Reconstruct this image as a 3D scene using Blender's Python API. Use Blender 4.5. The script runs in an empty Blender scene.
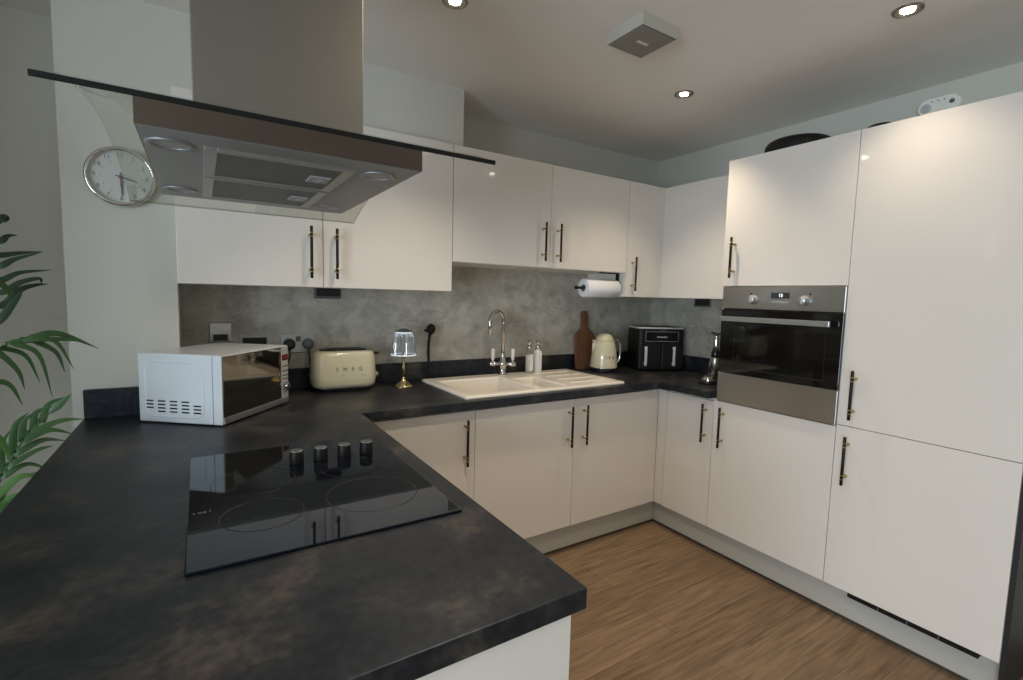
import bpy, bmesh, math, random
from mathutils import Vector, Matrix, Quaternion
random.seed(4)
SC = bpy.context.scene
COL = SC.collection
PI = math.pi

# ------------------------------------------------------------------ materials
def nmat(name):
    m = bpy.data.materials.new(name); m.use_nodes = True
    nt = m.node_tree
    return m, nt, nt.nodes['Principled BSDF']
def N(nt, t, **kw):
    n = nt.nodes.new(t)
    for k, v in kw.items(): setattr(n, k, v)
    return n
def pmat(name, col, rough=.5, metal=0, spec=.5, coat=0, noise=0, nscale=40, bump=0, bscale=200, stretch=None, trans=0, emis=None, estr=0, aniso=0):
    m, nt, b = nmat(name)
    b.inputs['Base Color'].default_value = (*col, 1); b.inputs['Roughness'].default_value = rough
    b.inputs['Metallic'].default_value = metal; b.inputs['Specular IOR Level'].default_value = spec
    b.inputs['Coat Weight'].default_value = coat; b.inputs['Coat Roughness'].default_value = .05
    b.inputs['Transmission Weight'].default_value = trans
    if emis: b.inputs['Emission Color'].default_value = (*emis, 1); b.inputs['Emission Strength'].default_value = estr
    tc = N(nt, 'ShaderNodeTexCoord'); mp = N(nt, 'ShaderNodeMapping')
    nt.links.new(tc.outputs['Object'], mp.inputs[0])
    if stretch: mp.inputs['Scale'].default_value = stretch
    nz = N(nt, 'ShaderNodeTexNoise'); nz.inputs['Scale'].default_value = nscale; nz.inputs['Detail'].default_value = 4
    nt.links.new(mp.outputs[0], nz.inputs['Vector'])
    mx = N(nt, 'ShaderNodeMix', data_type='RGBA')
    mx.inputs['A'].default_value = (*[max(0, c*(1-noise)) for c in col], 1)
    mx.inputs['B'].default_value = (*[min(1, c*(1+noise)) for c in col], 1)
    nt.links.new(nz.outputs[0], mx.inputs['Factor']); nt.links.new(mx.outputs['Result'], b.inputs['Base Color'])
    if bump:
        n2 = N(nt, 'ShaderNodeTexNoise'); n2.inputs['Scale'].default_value = bscale
        nt.links.new(mp.outputs[0], n2.inputs['Vector'])
        bp = N(nt, 'ShaderNodeBump'); bp.inputs['Strength'].default_value = bump; bp.inputs['Distance'].default_value = .002
        nt.links.new(n2.outputs[0], bp.inputs['Height']); nt.links.new(bp.outputs[0], b.inputs['Normal'])
    return m
def emit(name, col, s):
    m, nt, b = nmat(name)
    b.inputs['Base Color'].default_value = (*col, 1)
    b.inputs['Emission Color'].default_value = (*col, 1); b.inputs['Emission Strength'].default_value = s
    return m
def glassmat(name, tint, refl=1.0):
    m, nt, b = nmat(name); nt.nodes.remove(b)
    out = nt.nodes['Material Output']
    tr = N(nt, 'ShaderNodeBsdfTransparent'); tr.inputs[0].default_value = (*tint, 1)
    gl = N(nt, 'ShaderNodeBsdfGlossy'); gl.inputs['Roughness'].default_value = .02; gl.inputs[0].default_value = (refl, refl, refl, 1)
    lw = N(nt, 'ShaderNodeLayerWeight'); pw = N(nt, 'ShaderNodeMath', operation='POWER'); pw.inputs[1].default_value = 5
    ml = N(nt, 'ShaderNodeMath', operation='MULTIPLY_ADD'); ml.inputs[1].default_value = .9; ml.inputs[2].default_value = .04
    nt.links.new(lw.outputs['Facing'], pw.inputs[0]); nt.links.new(pw.outputs[0], ml.inputs[0])
    mx = N(nt, 'ShaderNodeMixShader')
    nt.links.new(ml.outputs[0], mx.inputs[0]); nt.links.new(tr.outputs[0], mx.inputs[1]); nt.links.new(gl.outputs[0], mx.inputs[2])
    nt.links.new(mx.outputs[0], out.inputs[0])
    return m

M = {}
M['door'] = pmat('gloss_white', (.78, .725, .665), .055, spec=.45, noise=.01, nscale=3)
M['carcass'] = pmat('carcass_white', (.74, .72, .67), .4)
M['wall'] = pmat('wall_paint', (.60, .585, .515), .7, noise=.015, nscale=6, bump=.06, bscale=120)
M['ceil'] = pmat('ceiling_paint', (.86, .835, .79), .8, noise=.012, nscale=5, bump=.05, bscale=90)
M['skirt'] = pmat('gloss_trim', (.75, .75, .72), .35)
M['plinth'] = pmat('plinth_grey', (.50, .48, .43), .3, noise=.03, nscale=8)
M['footshade'] = pmat('plinth_shadow', (.05, .04, .03), .5)  # dark tone for the shadow at the foot of the plinths
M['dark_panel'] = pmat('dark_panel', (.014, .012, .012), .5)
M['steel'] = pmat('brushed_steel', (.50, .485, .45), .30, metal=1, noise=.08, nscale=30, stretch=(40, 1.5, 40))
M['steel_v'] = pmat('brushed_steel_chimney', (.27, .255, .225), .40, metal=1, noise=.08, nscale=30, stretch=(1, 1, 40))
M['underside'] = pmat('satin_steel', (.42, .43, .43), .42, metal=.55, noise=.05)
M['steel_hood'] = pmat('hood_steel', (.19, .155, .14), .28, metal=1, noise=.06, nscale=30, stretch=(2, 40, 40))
M['filter'] = pmat('filter_mesh', (.22, .23, .23), .45, metal=.8, noise=.5, nscale=220, bump=.5, bscale=400)
M['alu'] = pmat('aluminium', (.55, .56, .56), .35, metal=.9)
M['bright'] = pmat('bright_silver', (.82, .82, .80), .3, metal=.3)
M['chrome'] = pmat('chrome', (.62, .60, .57), .07, metal=1)
M['trimring'] = pmat('downlight_trim', (.30, .28, .25), .3, metal=.9)
M['brass'] = pmat('brass', (.60, .47, .24), .25, metal=1)
M['black'] = pmat('black_plastic', (.012, .012, .013), .35)
M['black_satin'] = pmat('black_satin', (.007, .006, .006), .5, spec=.3)
M['black_gloss'] = pmat('black_gloss', (.008, .008, .011), .12, spec=.5)
M['hobglass'] = pmat('hob_glass', (.004, .005, .008), .035, spec=.62)
M['hobglass'].node_tree.nodes['Principled BSDF'].inputs['Specular Tint'].default_value = (.42, .64, 1, 1)
M['ovenglass'] = pmat('oven_glass', (.008, .007, .006), .05, spec=.5)
M['ringfaint'] = pmat('hob_ring_faint', (.006, .006, .007), .15)
M['ringmark'] = pmat('hob_ring', (.018, .018, .02), .3)
M['glass'] = glassmat('hood_glass', (.90, .905, .875))
M['glass_edge'] = pmat('glass_edge', (.006, .007, .007), .5, spec=.25)
M['glass_side'] = glassmat('glass_side_edge', (.55, .57, .50))
M['pane'] = glassmat('window_glass', (.97, .98, .98))
M['clearglass'] = glassmat('clear_plastic', (.93, .94, .93))
M['cream'] = pmat('cream_enamel', (.72, .65, .46), .16, spec=.5, noise=.02, nscale=6)
M['whiteplastic'] = pmat('white_plastic', (.76, .78, .80), .28)
M['alarmwhite'] = pmat('alarm_plastic', (.88, .85, .76), .45)
M['ventplastic'] = pmat('vent_plastic', (.50, .47, .40), .5)
M['ventgrille'] = pmat('vent_grille_plastic', (.33, .30, .24), .5)
M['offwhite'] = pmat('offwhite_plastic', (.74, .70, .60), .45)
M['ceramic'] = pmat('white_ceramic', (.86, .80, .72), .18, noise=.01)
M['mirrorglass'] = pmat('mirror_door', (.26, .24, .19), .05, metal=1)
M['paper'] = pmat('paper_towel', (.84, .84, .86), .9, bump=.6, bscale=90)
M['core'] = pmat('cardboard', (.35, .30, .24), .9)
M['board'] = pmat('board_wood', (.17, .075, .036), .5, noise=.6, nscale=5, stretch=(9, 9, .8))
M['redled'] = emit('red_display', (.75, .03, .03), .45)
M['redoff'] = pmat('display_red_window', (.10, .004, .006), .2)
M['whiteled'] = emit('white_digits', (.9, .95, 1), 2.2)
M['grey'] = pmat('grey_plastic', (.11, .11, .13), .5)
M['lightgrey'] = pmat('light_grey_plastic', (.5, .5, .5), .4)
M['printing'] = pmat('printing', (.10, .10, .10), .5)
M['clockface'] = pmat('clock_face', (.62, .62, .58), .6)
M['clockhand'] = pmat('clock_hand', (.10, .045, .04), .5)
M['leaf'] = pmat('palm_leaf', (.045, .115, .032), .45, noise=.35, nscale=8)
M['leafshade'] = pmat('palm_leaf_shaded', (.018, .045, .016), .5, noise=.3, nscale=8)  # leaf green darkened, the upper frond's shade put into the colour
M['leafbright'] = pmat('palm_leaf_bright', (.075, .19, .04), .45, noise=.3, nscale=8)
M['stem'] = pmat('palm_stem', (.06, .11, .03), .5)
M['soil'] = pmat('soil', (.03, .02, .014), .95, noise=.5, nscale=60)
M['pot'] = pmat('pot', (.30, .29, .28), .5)
M['lamp_on'] = emit('downlight_on', (1, .88, .70), 60)
M['led'] = emit('lamp_led', (.86, .93, 1), 1.0)
M['acrylic'] = None
M['fabricgreen'] = pmat('cable_green', (.02, .035, .025), .5)

def acrylic():
    m, nt, b = nmat('ribbed_acrylic'); nt.nodes.remove(b)
    out = nt.nodes['Material Output']
    tr = N(nt, 'ShaderNodeBsdfTransparent'); tr.inputs[0].default_value = (.88, .9, .92, 1)
    gl = N(nt, 'ShaderNodeBsdfGlossy'); gl.inputs['Roughness'].default_value = .12
    tl = N(nt, 'ShaderNodeBsdfTranslucent'); tl.inputs[0].default_value = (.9, .95, 1, 1)
    m1 = N(nt, 'ShaderNodeMixShader'); m1.inputs[0].default_value = .6
    m2 = N(nt, 'ShaderNodeMixShader'); m2.inputs[0].default_value = .5
    nt.links.new(gl.outputs[0], m1.inputs[1]); nt.links.new(tl.outputs[0], m1.inputs[2])
    nt.links.new(tr.outputs[0], m2.inputs[1]); nt.links.new(m1.outputs[0], m2.inputs[2])
    nt.links.new(m2.outputs[0], out.inputs[0])
    return m
M['acrylic'] = acrylic()

def worktop_mat():
    m, nt, b = nmat('slate_worktop')
    tc = N(nt, 'ShaderNodeTexCoord')
    n1 = N(nt, 'ShaderNodeTexNoise'); n1.inputs['Scale'].default_value = 6.5; n1.inputs['Detail'].default_value = 10; n1.inputs['Roughness'].default_value = .65
    n2 = N(nt, 'ShaderNodeTexNoise'); n2.inputs['Scale'].default_value = 55; n2.inputs['Detail'].default_value = 5
    r1 = N(nt, 'ShaderNodeValToRGB'); e = r1.color_ramp.elements
    e[0].position = .36; e[0].color = (.010, .0115, .016, 1); e[1].position = .72; e[1].color = (.095, .077, .058, 1)
    k = r1.color_ramp.elements.new(.52); k.color = (.024, .025, .028, 1)
    r2 = N(nt, 'ShaderNodeValToRGB'); f = r2.color_ramp.elements
    f[0].position = .3; f[0].color = (.55, .55, .55, 1); f[1].position = .75; f[1].color = (1.4, 1.4, 1.4, 1)
    mx = N(nt, 'ShaderNodeMix', data_type='RGBA', blend_type='MULTIPLY'); mx.inputs['Factor'].default_value = 1
    L = nt.links.new
    L(tc.outputs['Object'], n1.inputs['Vector']); L(tc.outputs['Object'], n2.inputs['Vector'])
    L(n1.outputs[0], r1.inputs[0]); L(n2.outputs[0], r2.inputs[0])
    L(r1.outputs[0], mx.inputs['A']); L(r2.outputs[0], mx.inputs['B']); L(mx.outputs['Result'], b.inputs['Base Color'])
    b.inputs['Roughness'].default_value = .40; b.inputs['Specular IOR Level'].default_value = .38; b.inputs['Specular Tint'].default_value = (.75, .86, 1, 1)
    bp = N(nt, 'ShaderNodeBump'); bp.inputs['Strength'].default_value = .08; bp.inputs['Distance'].default_value = .001
    L(n2.outputs[0], bp.inputs['Height']); L(bp.outputs[0], b.inputs['Normal'])
    return m
M['worktop'] = worktop_mat()

def splash_mat():
    m, nt, b = nmat('grey_marbled_splashback')
    L = nt.links.new
    tc = N(nt, 'ShaderNodeTexCoord')
    n1 = N(nt, 'ShaderNodeTexNoise'); n1.inputs['Scale'].default_value = 7.5; n1.inputs['Detail'].default_value = 10; n1.inputs['Roughness'].default_value = .66; n1.inputs['Distortion'].default_value = .5
    r1 = N(nt, 'ShaderNodeValToRGB'); e = r1.color_ramp.elements
    e[0].position = .34; e[0].color = (.31, .288, .243, 1); e[1].position = .68; e[1].color = (.58, .545, .465, 1)
    L(tc.outputs['Object'], n1.inputs['Vector']); L(n1.outputs[0], r1.inputs[0])
    mp = N(nt, 'ShaderNodeMapping'); mp.inputs['Rotation'].default_value = (0, .9, 0); mp.inputs['Scale'].default_value = (3, 1, 6)
    n2 = N(nt, 'ShaderNodeTexNoise'); n2.inputs['Scale'].default_value = 1.6; n2.inputs['Detail'].default_value = 6; n2.inputs['Distortion'].default_value = 1.2
    L(tc.outputs['Object'], mp.inputs[0]); L(mp.outputs[0], n2.inputs['Vector'])
    ma = N(nt, 'ShaderNodeMath', operation='SUBTRACT'); ma.inputs[1].default_value = .53
    mb = N(nt, 'ShaderNodeMath', operation='ABSOLUTE')
    r2 = N(nt, 'ShaderNodeValToRGB'); f = r2.color_ramp.elements
    f[0].position = 0; f[0].color = (.32, .32, .32, 1); f[1].position = .018; f[1].color = (0, 0, 0, 1)
    L(n2.outputs[0], ma.inputs[0]); L(ma.outputs[0], mb.inputs[0]); L(mb.outputs[0], r2.inputs[0])
    mx = N(nt, 'ShaderNodeMix', data_type='RGBA'); mx.inputs['B'].default_value = (.72, .68, .60, 1)
    L(r2.outputs[0], mx.inputs['Factor']); L(r1.outputs[0], mx.inputs['A']); L(mx.outputs['Result'], b.inputs['Base Color'])
    b.inputs['Roughness'].default_value = .42
    return m
M['splash'] = splash_mat()

def floor_mat():
    m, nt, b = nmat('oak_plank_floor')
    L = nt.links.new
    tc = N(nt, 'ShaderNodeTexCoord')
    br = N(nt, 'ShaderNodeTexBrick'); br.offset = .37; br.squash = 1
    for k, v in dict(Scale=1, Brick_Width=1.25, Row_Height=.19).items(): br.inputs[k.replace('_', ' ')].default_value = v
    br.inputs['Mortar Size'].default_value = .0016; br.inputs['Mortar Smooth'].default_value = .2
    br.inputs['Color1'].default_value = (.19, .124, .074, 1); br.inputs['Color2'].default_value = (.245, .166, .102, 1); br.inputs['Mortar'].default_value = (.11, .07, .043, 1)
    L(tc.outputs['Object'], br.inputs['Vector'])
    mp = N(nt, 'ShaderNodeMapping'); mp.inputs['Scale'].default_value = (1.4, 24, 1)
    nz = N(nt, 'ShaderNodeTexNoise'); nz.inputs['Scale'].default_value = 2.6; nz.inputs['Detail'].default_value = 9; nz.inputs['Roughness'].default_value = .6; nz.inputs['Distortion'].default_value = .8
    L(tc.outputs['Object'], mp.inputs[0]); L(mp.outputs[0], nz.inputs['Vector'])
    r = N(nt, 'ShaderNodeValToRGB'); e = r.color_ramp.elements
    e[0].position = .3; e[0].color = (.58, .56, .54, 1); e[1].position = .72; e[1].color = (1.38, 1.36, 1.33, 1)
    L(nz.outputs[0], r.inputs[0])
    mx = N(nt, 'ShaderNodeMix', data_type='RGBA', blend_type='MULTIPLY'); mx.inputs['Factor'].default_value = 1
    L(br.outputs['Color'], mx.inputs['A']); L(r.outputs[0], mx.inputs['B']); L(mx.outputs['Result'], b.inputs['Base Color'])
    b.inputs['Roughness'].default_value = .5; b.inputs['Specular IOR Level'].default_value = .35
    return m
M['floor'] = floor_mat()

# ------------------------------------------------------------------ geometry helpers
def box(bm, x0, x1, y0, y1, z0, z1, bev=0, seg=2, mi=0):
    x0, x1 = min(x0, x1), max(x0, x1); y0, y1 = min(y0, y1), max(y0, y1); z0, z1 = min(z0, z1), max(z0, z1)
    vs = [bm.verts.new((x, y, z)) for z in (z0, z1) for (x, y) in ((x0, y0), (x1, y0), (x1, y1), (x0, y1))]
    fs = []
    for idx in ((3, 2, 1, 0), (4, 5, 6, 7), (0, 1, 5, 4), (1, 2, 6, 5), (2, 3, 7, 6), (3, 0, 4, 7)):
        f = bm.faces.new([vs[i] for i in idx]); f.material_index = mi; fs.append(f)
    if bev:
        es = list({e for f in fs for e in f.edges})
        bmesh.ops.bevel(bm, geom=es, offset=bev, segments=seg, profile=.5, affect='EDGES')
    return bm
def B(*a, **k): return box(bmesh.new(), *a, **k)
def loft(bm, rings, cap0=True, cap1=True, smooth=True, closed=True, mi=0):
    R = [[bm.verts.new(p) for p in r] for r in rings]
    n = len(R[0])
    for a, b in zip(R, R[1:]):
        for i in range(n if closed else n-1):
            j = (i+1) % n
            f = bm.faces.new((a[i], a[j], b[j], b[i])); f.smooth = smooth; f.material_index = mi
    if cap0: f = bm.faces.new(list(reversed(R[0]))); f.material_index = mi
    if cap1: f = bm.faces.new(R[-1]); f.material_index = mi
    return bm
def frame_of(d):
    d = Vector(d).normalized()
    u = d.orthogonal().normalized(); return u, d.cross(u)
def lathe(bm, prof, c=(0, 0, 0), axis=(0, 0, 1), n=32, cap0=True, cap1=True, mi=0):
    a = Vector(axis).normalized()
    if abs(a.z) > .999: u, w = Vector((1, 0, 0)), Vector((0, 1, 0)) * (1 if a.z > 0 else -1)
    else: u, w = frame_of(a)
    c = Vector(c)
    rings = [[c + a*z + u*(r*math.cos(2*PI*i/n)) + w*(r*math.sin(2*PI*i/n)) for i in range(n)] for r, z in prof]
    return loft(bm, rings, cap0, cap1, mi=mi)
def cyl(bm, p0, p1, r, n=20, r1=None, mi=0):
    p0, p1 = Vector(p0), Vector(p1); L = (p1-p0).length
    return lathe(bm, [(r, 0), (r if r1 is None else r1, L)], p0, p1-p0, n, mi=mi)
def tube(bm, pts, r, n=10, mi=0):
    pts = [Vector(p) for p in pts]
    rs = r if isinstance(r, (list, tuple)) else [r]*len(pts)
    t0 = (pts[1]-pts[0]).normalized(); u, w = frame_of(t0); rings = []; prev = t0
    for i, p in enumerate(pts):
        t = (pts[min(i+1, len(pts)-1)] - pts[max(i-1, 0)]).normalized()
        q = prev.rotation_difference(t); u = q @ u; w = q @ w; prev = t
        rings.append([p + u*(rs[i]*math.cos(2*PI*k/n)) + w*(rs[i]*math.sin(2*PI*k/n)) for k in range(n)])
    return loft(bm, rings, mi=mi)
def spline(ctrl, n=8):
    c = [Vector(p) for p in ctrl]; c = [2*c[0]-c[1]] + c + [2*c[-1]-c[-2]]; out = []
    for i in range(1, len(c)-2):
        for k in range(n):
            t = k/n; a, b, d, e = c[i-1:i+3]
            out.append(.5*((2*b)+(d-a)*t+(2*a-5*b+4*d-e)*t*t+(3*b-a-3*d+e)*t**3))
    out.append(c[-2]); return out
def rrect(w, d, r, z, cx=0, cy=0, n=6):
    pts = []
    for (sx, sy, a0) in ((1, 1, 0), (-1, 1, PI/2), (-1, -1, PI), (1, -1, 1.5*PI)):
        for k in range(n+1):
            a = a0 + k/n*PI/2
            pts.append((cx + sx*(w/2-r) + r*math.cos(a), cy + sy*(d/2-r) + r*math.sin(a), z))
    return pts
def torus(bm, c, axis, R, r, n=40, m=10):
    u, w = frame_of(axis); a = Vector(axis).normalized(); c = Vector(c)
    rg = []
    for i in range(n+1):
        t = 2*PI*i/n; d = u*math.cos(t)+w*math.sin(t)
        rg.append([c + d*(R+r*math.cos(2*PI*k/m)) + a*(r*math.sin(2*PI*k/m)) for k in range(m)])
    loft(bm, rg, False, False); bmesh.ops.remove_doubles(bm, verts=bm.verts, dist=1e-6); return bm
def text_bm(s, size, depth=.0006, spacing=1.0):
    cu = bpy.data.curves.new('lettering', 'FONT'); cu.body = s; cu.size = size; cu.extrude = depth
    cu.align_x = 'CENTER'; cu.align_y = 'CENTER'; cu.space_character = spacing; cu.resolution_u = 3
    o = bpy.data.objects.new('lettering_source', cu); COL.objects.link(o)
    dg = bpy.context.evaluated_depsgraph_get(); me = bpy.data.meshes.new_from_object(o.evaluated_get(dg))
    bm = bmesh.new(); bm.from_mesh(me)
    bpy.data.objects.remove(o); bpy.data.curves.remove(cu); bpy.data.meshes.remove(me)
    return bm
def place(bm, loc, xdir, ydir):
    x = Vector(xdir).normalized(); y = Vector(ydir).normalized(); z = x.cross(y)
    mt = Matrix((x, y, z)).transposed().to_4x4(); mt.translation = Vector(loc)
    bmesh.ops.transform(bm, matrix=mt, verts=bm.verts); return bm

OFF = {}
def obj(name, bm, mat, parent=None, smooth_angle=None):
    """one mesh object; geometry given in world axes for things made with thing(), local for local=True ones"""
    if parent is not None:
        off = OFF.get(parent.name, Vector((0, 0, 0)))
        if off.length: bmesh.ops.translate(bm, vec=-off, verts=bm.verts)
    bmesh.ops.recalc_face_normals(bm, faces=bm.faces)
    me = bpy.data.meshes.new(name); bm.to_mesh(me); bm.free()
    o = bpy.data.objects.new(name, me); COL.objects.link(o)
    for mm in (mat if isinstance(mat, (list, tuple)) else [mat]): me.materials.append(mm)
    if parent is not None:
        o.parent = parent; OFF[o.name] = OFF.get(parent.name, Vector((0, 0, 0)))
    return o
def tag(o, label, cat, group=None):
    o['label'] = label; o['category'] = cat
    if group: o['group'] = group
    return o
def thing(name, label, cat, loc=(0, 0, 0), rotz=0, group=None, local=False):
    o = bpy.data.objects.new(name, None); COL.objects.link(o); o.empty_display_size = .1
    o.location = loc; o.rotation_euler = (0, 0, rotz); tag(o, label, cat, group)
    OFF[o.name] = Vector((0, 0, 0)) if local else Vector(loc)
    return o
def solo(name, bm, mat, label, cat, loc, group=None):
    """a thing that is one mesh, origin moved to loc"""
    bmesh.ops.translate(bm, vec=-Vector(loc), verts=bm.verts)
    o = obj(name, bm, mat); o.location = loc; return tag(o, label, cat, group)
def struct(name, bm, mat):
    o = obj(name, bm, mat); o['kind'] = 'structure'; return o
def copy_tree(o, parent=None):
    c = o.copy(); COL.objects.link(c)
    if parent is not None: c.parent = parent
    OFF[c.name] = OFF.get(o.name, Vector((0, 0, 0)))
    for ch in list(o.children): copy_tree(ch, c)
    return c

# ------------------------------------------------------------------ key dimensions (metres)
YB = .019          # back wall plane
XR = 0.0           # right wall plane
CE = 2.432         # ceiling
ZW, ZWB = .919, .881
YD, XD = -.588, -.563        # base door faces
YW, XW = -.348, -.320        # wall unit faces
ZD, ZDT = .153, .864
ZT = 2.138                   # top of all tall and wall units
PX0, PX1, PY = -3.287, -2.380, -2.008   # peninsula worktop

# ------------------------------------------------------------------ room shell
XL, YF = -6.6, -6.2
struct('floor', B(XL-.1, .1, YF-.1, .72, -.1, 0), M['floor'])
struct('ceiling', B(XL-.1, .1, YF-.1, .72, CE, CE+.1), M['ceil'])
b = B(-3.318, .1, YB, YB+.1, 0, CE); box(b, XL-.1, -4.46, YB, YB+.1, 0, CE)
struct('wall_back', b, M['wall'])
b = B(-4.56, -3.3185, .06, .16, 0, CE); box(b, -4.56, -4.46, -1.30, .06, 0, CE)  # second box: unseen nib added to keep window light off the recess
struct('wall_recess_and_shade_nib', b, M['wall'])
struct('wall_right', B(XR, XR+.1, YF-.1, YB, 0, CE), M['wall'])
WY0, WY1, WZ0, WZ1 = -5.6, -2.6, .12, 2.15
b = B(XL-.1, XL, YF-.1, WY0, 0, CE); box(b, XL-.1, XL, WY1, YB, 0, CE); box(b, XL-.1, XL, WY0, WY1, 0, WZ0); box(b, XL-.1, XL, WY0, WY1, WZ1, CE)
struct('wall_left', b, M['wall'])
struct('wall_front', B(XL, XR, YF-.1, YF, 0, CE), M['wall'])
# boxed-in stack: narrow pier left of the wall units, carried on above them
b = B(-3.318, -2.9905, -.28, YB, 0, CE); box(b, -2.9905, -1.766, -.28, YB, ZT+.003, CE)
struct('wall_pier', b, M['wall'])
w = struct('window_1', B(XL-.055, XL-.045, WY0, WY1, WZ0, WZ1), M['pane'])
b = bmesh.new()
for y in (WY0, (WY0+WY1)/2, WY1): box(b, XL-.08, XL-.02, y-.035, y+.035, WZ0, WZ1, .004)
for z in (WZ0, WZ1): box(b, XL-.08, XL-.02, WY0, WY1, z-.035, z+.035, .004)
obj('window_frame', b, M['skirt'], w)
struct('baseboard_left', B(XL, XL+.015, YF, YB-.001, 0.0, .1, .003), M['skirt'])
struct('baseboard_back', B(-4.459, -3.319, .045, .06, 0, .1, .003), M['skirt'])

# ------------------------------------------------------------------ splashbacks and upstands (fixed trims)
b = B(-2.9895, -.006, YB-.006, YB, 1.017, 1.62)
solo('splashback', b, M['splash'], 'grey marbled splashback panel on the back wall behind sink and toaster', 'splashback', (-1.5, YB, 1.017))
b = B(-.006, XR, -.966, YB, 1.017, 1.62)
solo('splashback', b, M['splash'], 'grey marbled splashback panel on right wall beside the oven tower', 'splashback', (0, -.48, 1.017))
UZ = 1.021
solo('upstand', B(-2.9895, XR-.02, YB-.02, YB, ZW, UZ, .0015), M['worktop'], 'long dark slate upstand along back wall behind the sink', 'upstand', (-1.5, YB, ZW))
solo('upstand', B(XR-.02, XR, -.966, YB, ZW, UZ, .0015), M['worktop'], 'short dark slate upstand on right wall behind the chrome gadget', 'upstand', (0, -.48, ZW))
solo('upstand', B(-3.284, -2.9905, -.30, -.28, ZW, UZ+.004, .0015), M['worktop'], 'short dark slate upstand on white pier left of the microwave', 'upstand', (-3.1, -.28, ZW))

# ------------------------------------------------------------------ worktop (one continuous U with a hole for the sink)
SX0, SX1, SY0, SY1 = -1.884, -.857, -.587, -.042
WR = -.612
def worktop():
    holes = [(SX0+.02, SX1-.02, SY0+.02, SY1-.02)]
    rects = [(PX0, PX1, PY, -.281), (-2.9900, XR, -.638, YB), (PX0, PX1, -.638, -.281), (WR, XR, -.966, YB)]
    xs = sorted({v for r in rects+holes for v in r[:2]}); ys = sorted({v for r in rects+holes for v in r[2:]})
    def inside(x, y):
        if any(a < x < b_ and c < y < d for a, b_, c, d in holes): return False
        return any(a < x < b_ and c < y < d for a, b_, c, d in rects)
    bm = bmesh.new(); V = {}
    def v(x, y, z):
        k = (round(x, 5), round(y, 5), z)
        if k not in V: V[k] = bm.verts.new((x, y, z))
        return V[k]
    C = {(i, j): inside((xs[i]+xs[i+1])/2, (ys[j]+ys[j+1])/2) for i in range(len(xs)-1) for j in range(len(ys)-1)}
    for (i, j), on in C.items():
        if not on: continue
        x0, x1, y0, y1 = xs[i], xs[i+1], ys[j], ys[j+1]
        bm.faces.new((v(x0, y0, ZW), v(x1, y0, ZW), v(x1, y1, ZW), v(x0, y1, ZW)))
        bm.faces.new((v(x0, y1, ZWB), v(x1, y1, ZWB), v(x1, y0, ZWB), v(x0, y0, ZWB)))
        for (di, dj, a, c) in ((1, 0, (x1, y0), (x1, y1)), (-1, 0, (x0, y1), (x0, y0)), (0, 1, (x1, y1), (x0, y1)), (0, -1, (x0, y0), (x1, y0))):
            if not C.get((i+di, j+dj), False):
                bm.faces.new((v(*a, ZWB), v(*c, ZWB), v(*c, ZW), v(*a, ZW)))
    return bm
wt = solo('worktop', worktop(), M['worktop'], 'dark slate effect worktop running round the kitchen and peninsula', 'worktop', (-2.4, -.638, ZWB))
md = wt.modifiers.new('edge', 'BEVEL'); md.width = .0022; md.segments = 2; md.limit_method = 'ANGLE'

# ------------------------------------------------------------------ cabinets
def handle(door, p0, p1, out):
    """black bar handle with brass collars and posts; p0-p1 the bar axis, out = door normal"""
    p0, p1, o = Vector(p0), Vector(p1), Vector(out); d = (p1-p0).normalized()
    bm = bmesh.new(); lathe(bm, [(.0045, 0), (.0062, .002), (.0062, (p1-p0).length-.002), (.0045, (p1-p0).length)], p0, d, 14)
    obj('handle', bm, M['black_satin'], door)
    for q in (p0 + d*.036, p1 - d*.036):
        bm = bmesh.new()
        for s in (-.0085, .0085): lathe(bm, [(.0072, -.0016), (.0076, 0), (.0072, .0016)], q + d*s, d, 14)
        lathe(bm, [(.0050, .005), (.0050, .030), (.0075, .0335), (.0075, .0372)], q + o*0, -o, 14)
        obj('handle_post', bm, M['brass'], door)
HO = .037
def vhandle(door, x, y, z0, z1, out):
    o = Vector(out); handle(door, (x, y, z0), (x, y, z1), out)
def carcass(x0, x1, y0, y1, z0, z1, back):
    t = .018; b = bmesh.new()
    if back in 'xX':   # opens towards -x
        box(b, x0, x1, y0, y0+t, z0, z1); box(b, x0, x1, y1-t, y1, z0, z1)
        box(b, x0, x1, y0+t, y1-t, z0, z0+t); box(b, x0, x1, y0+t, y1-t, z1-t, z1); box(b, x1-.008, x1, y0+t, y1-t, z0+t, z1-t)
    else:              # opens towards -y
        box(b, x0, x0+t, y0, y1, z0, z1); box(b, x1-t, x1, y0, y1, z0, z1)
        box(b, x0+t, x1-t, y0, y1, z0, z0+t); box(b, x0+t, x1-t, y0, y1, z1-t, z1); box(b, x0+t, x1-t, y1-.008, y1, z0+t, z1-t)
    return b
G = .0014
def door_y(t, x0, x1, z0, z1, y=YD, mat='door'):
    return obj('door', B(x0+G, x1-G, y, y+.018, z0+G, z1-G, .0012), M[mat], t)
def door_x(t, y0, y1, z0, z1, x=XD, mat='door'):
    return obj('door', B(x, x+.018, y0+G, y1-G, z0+G, z1-G, .0012), M[mat], t)

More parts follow.
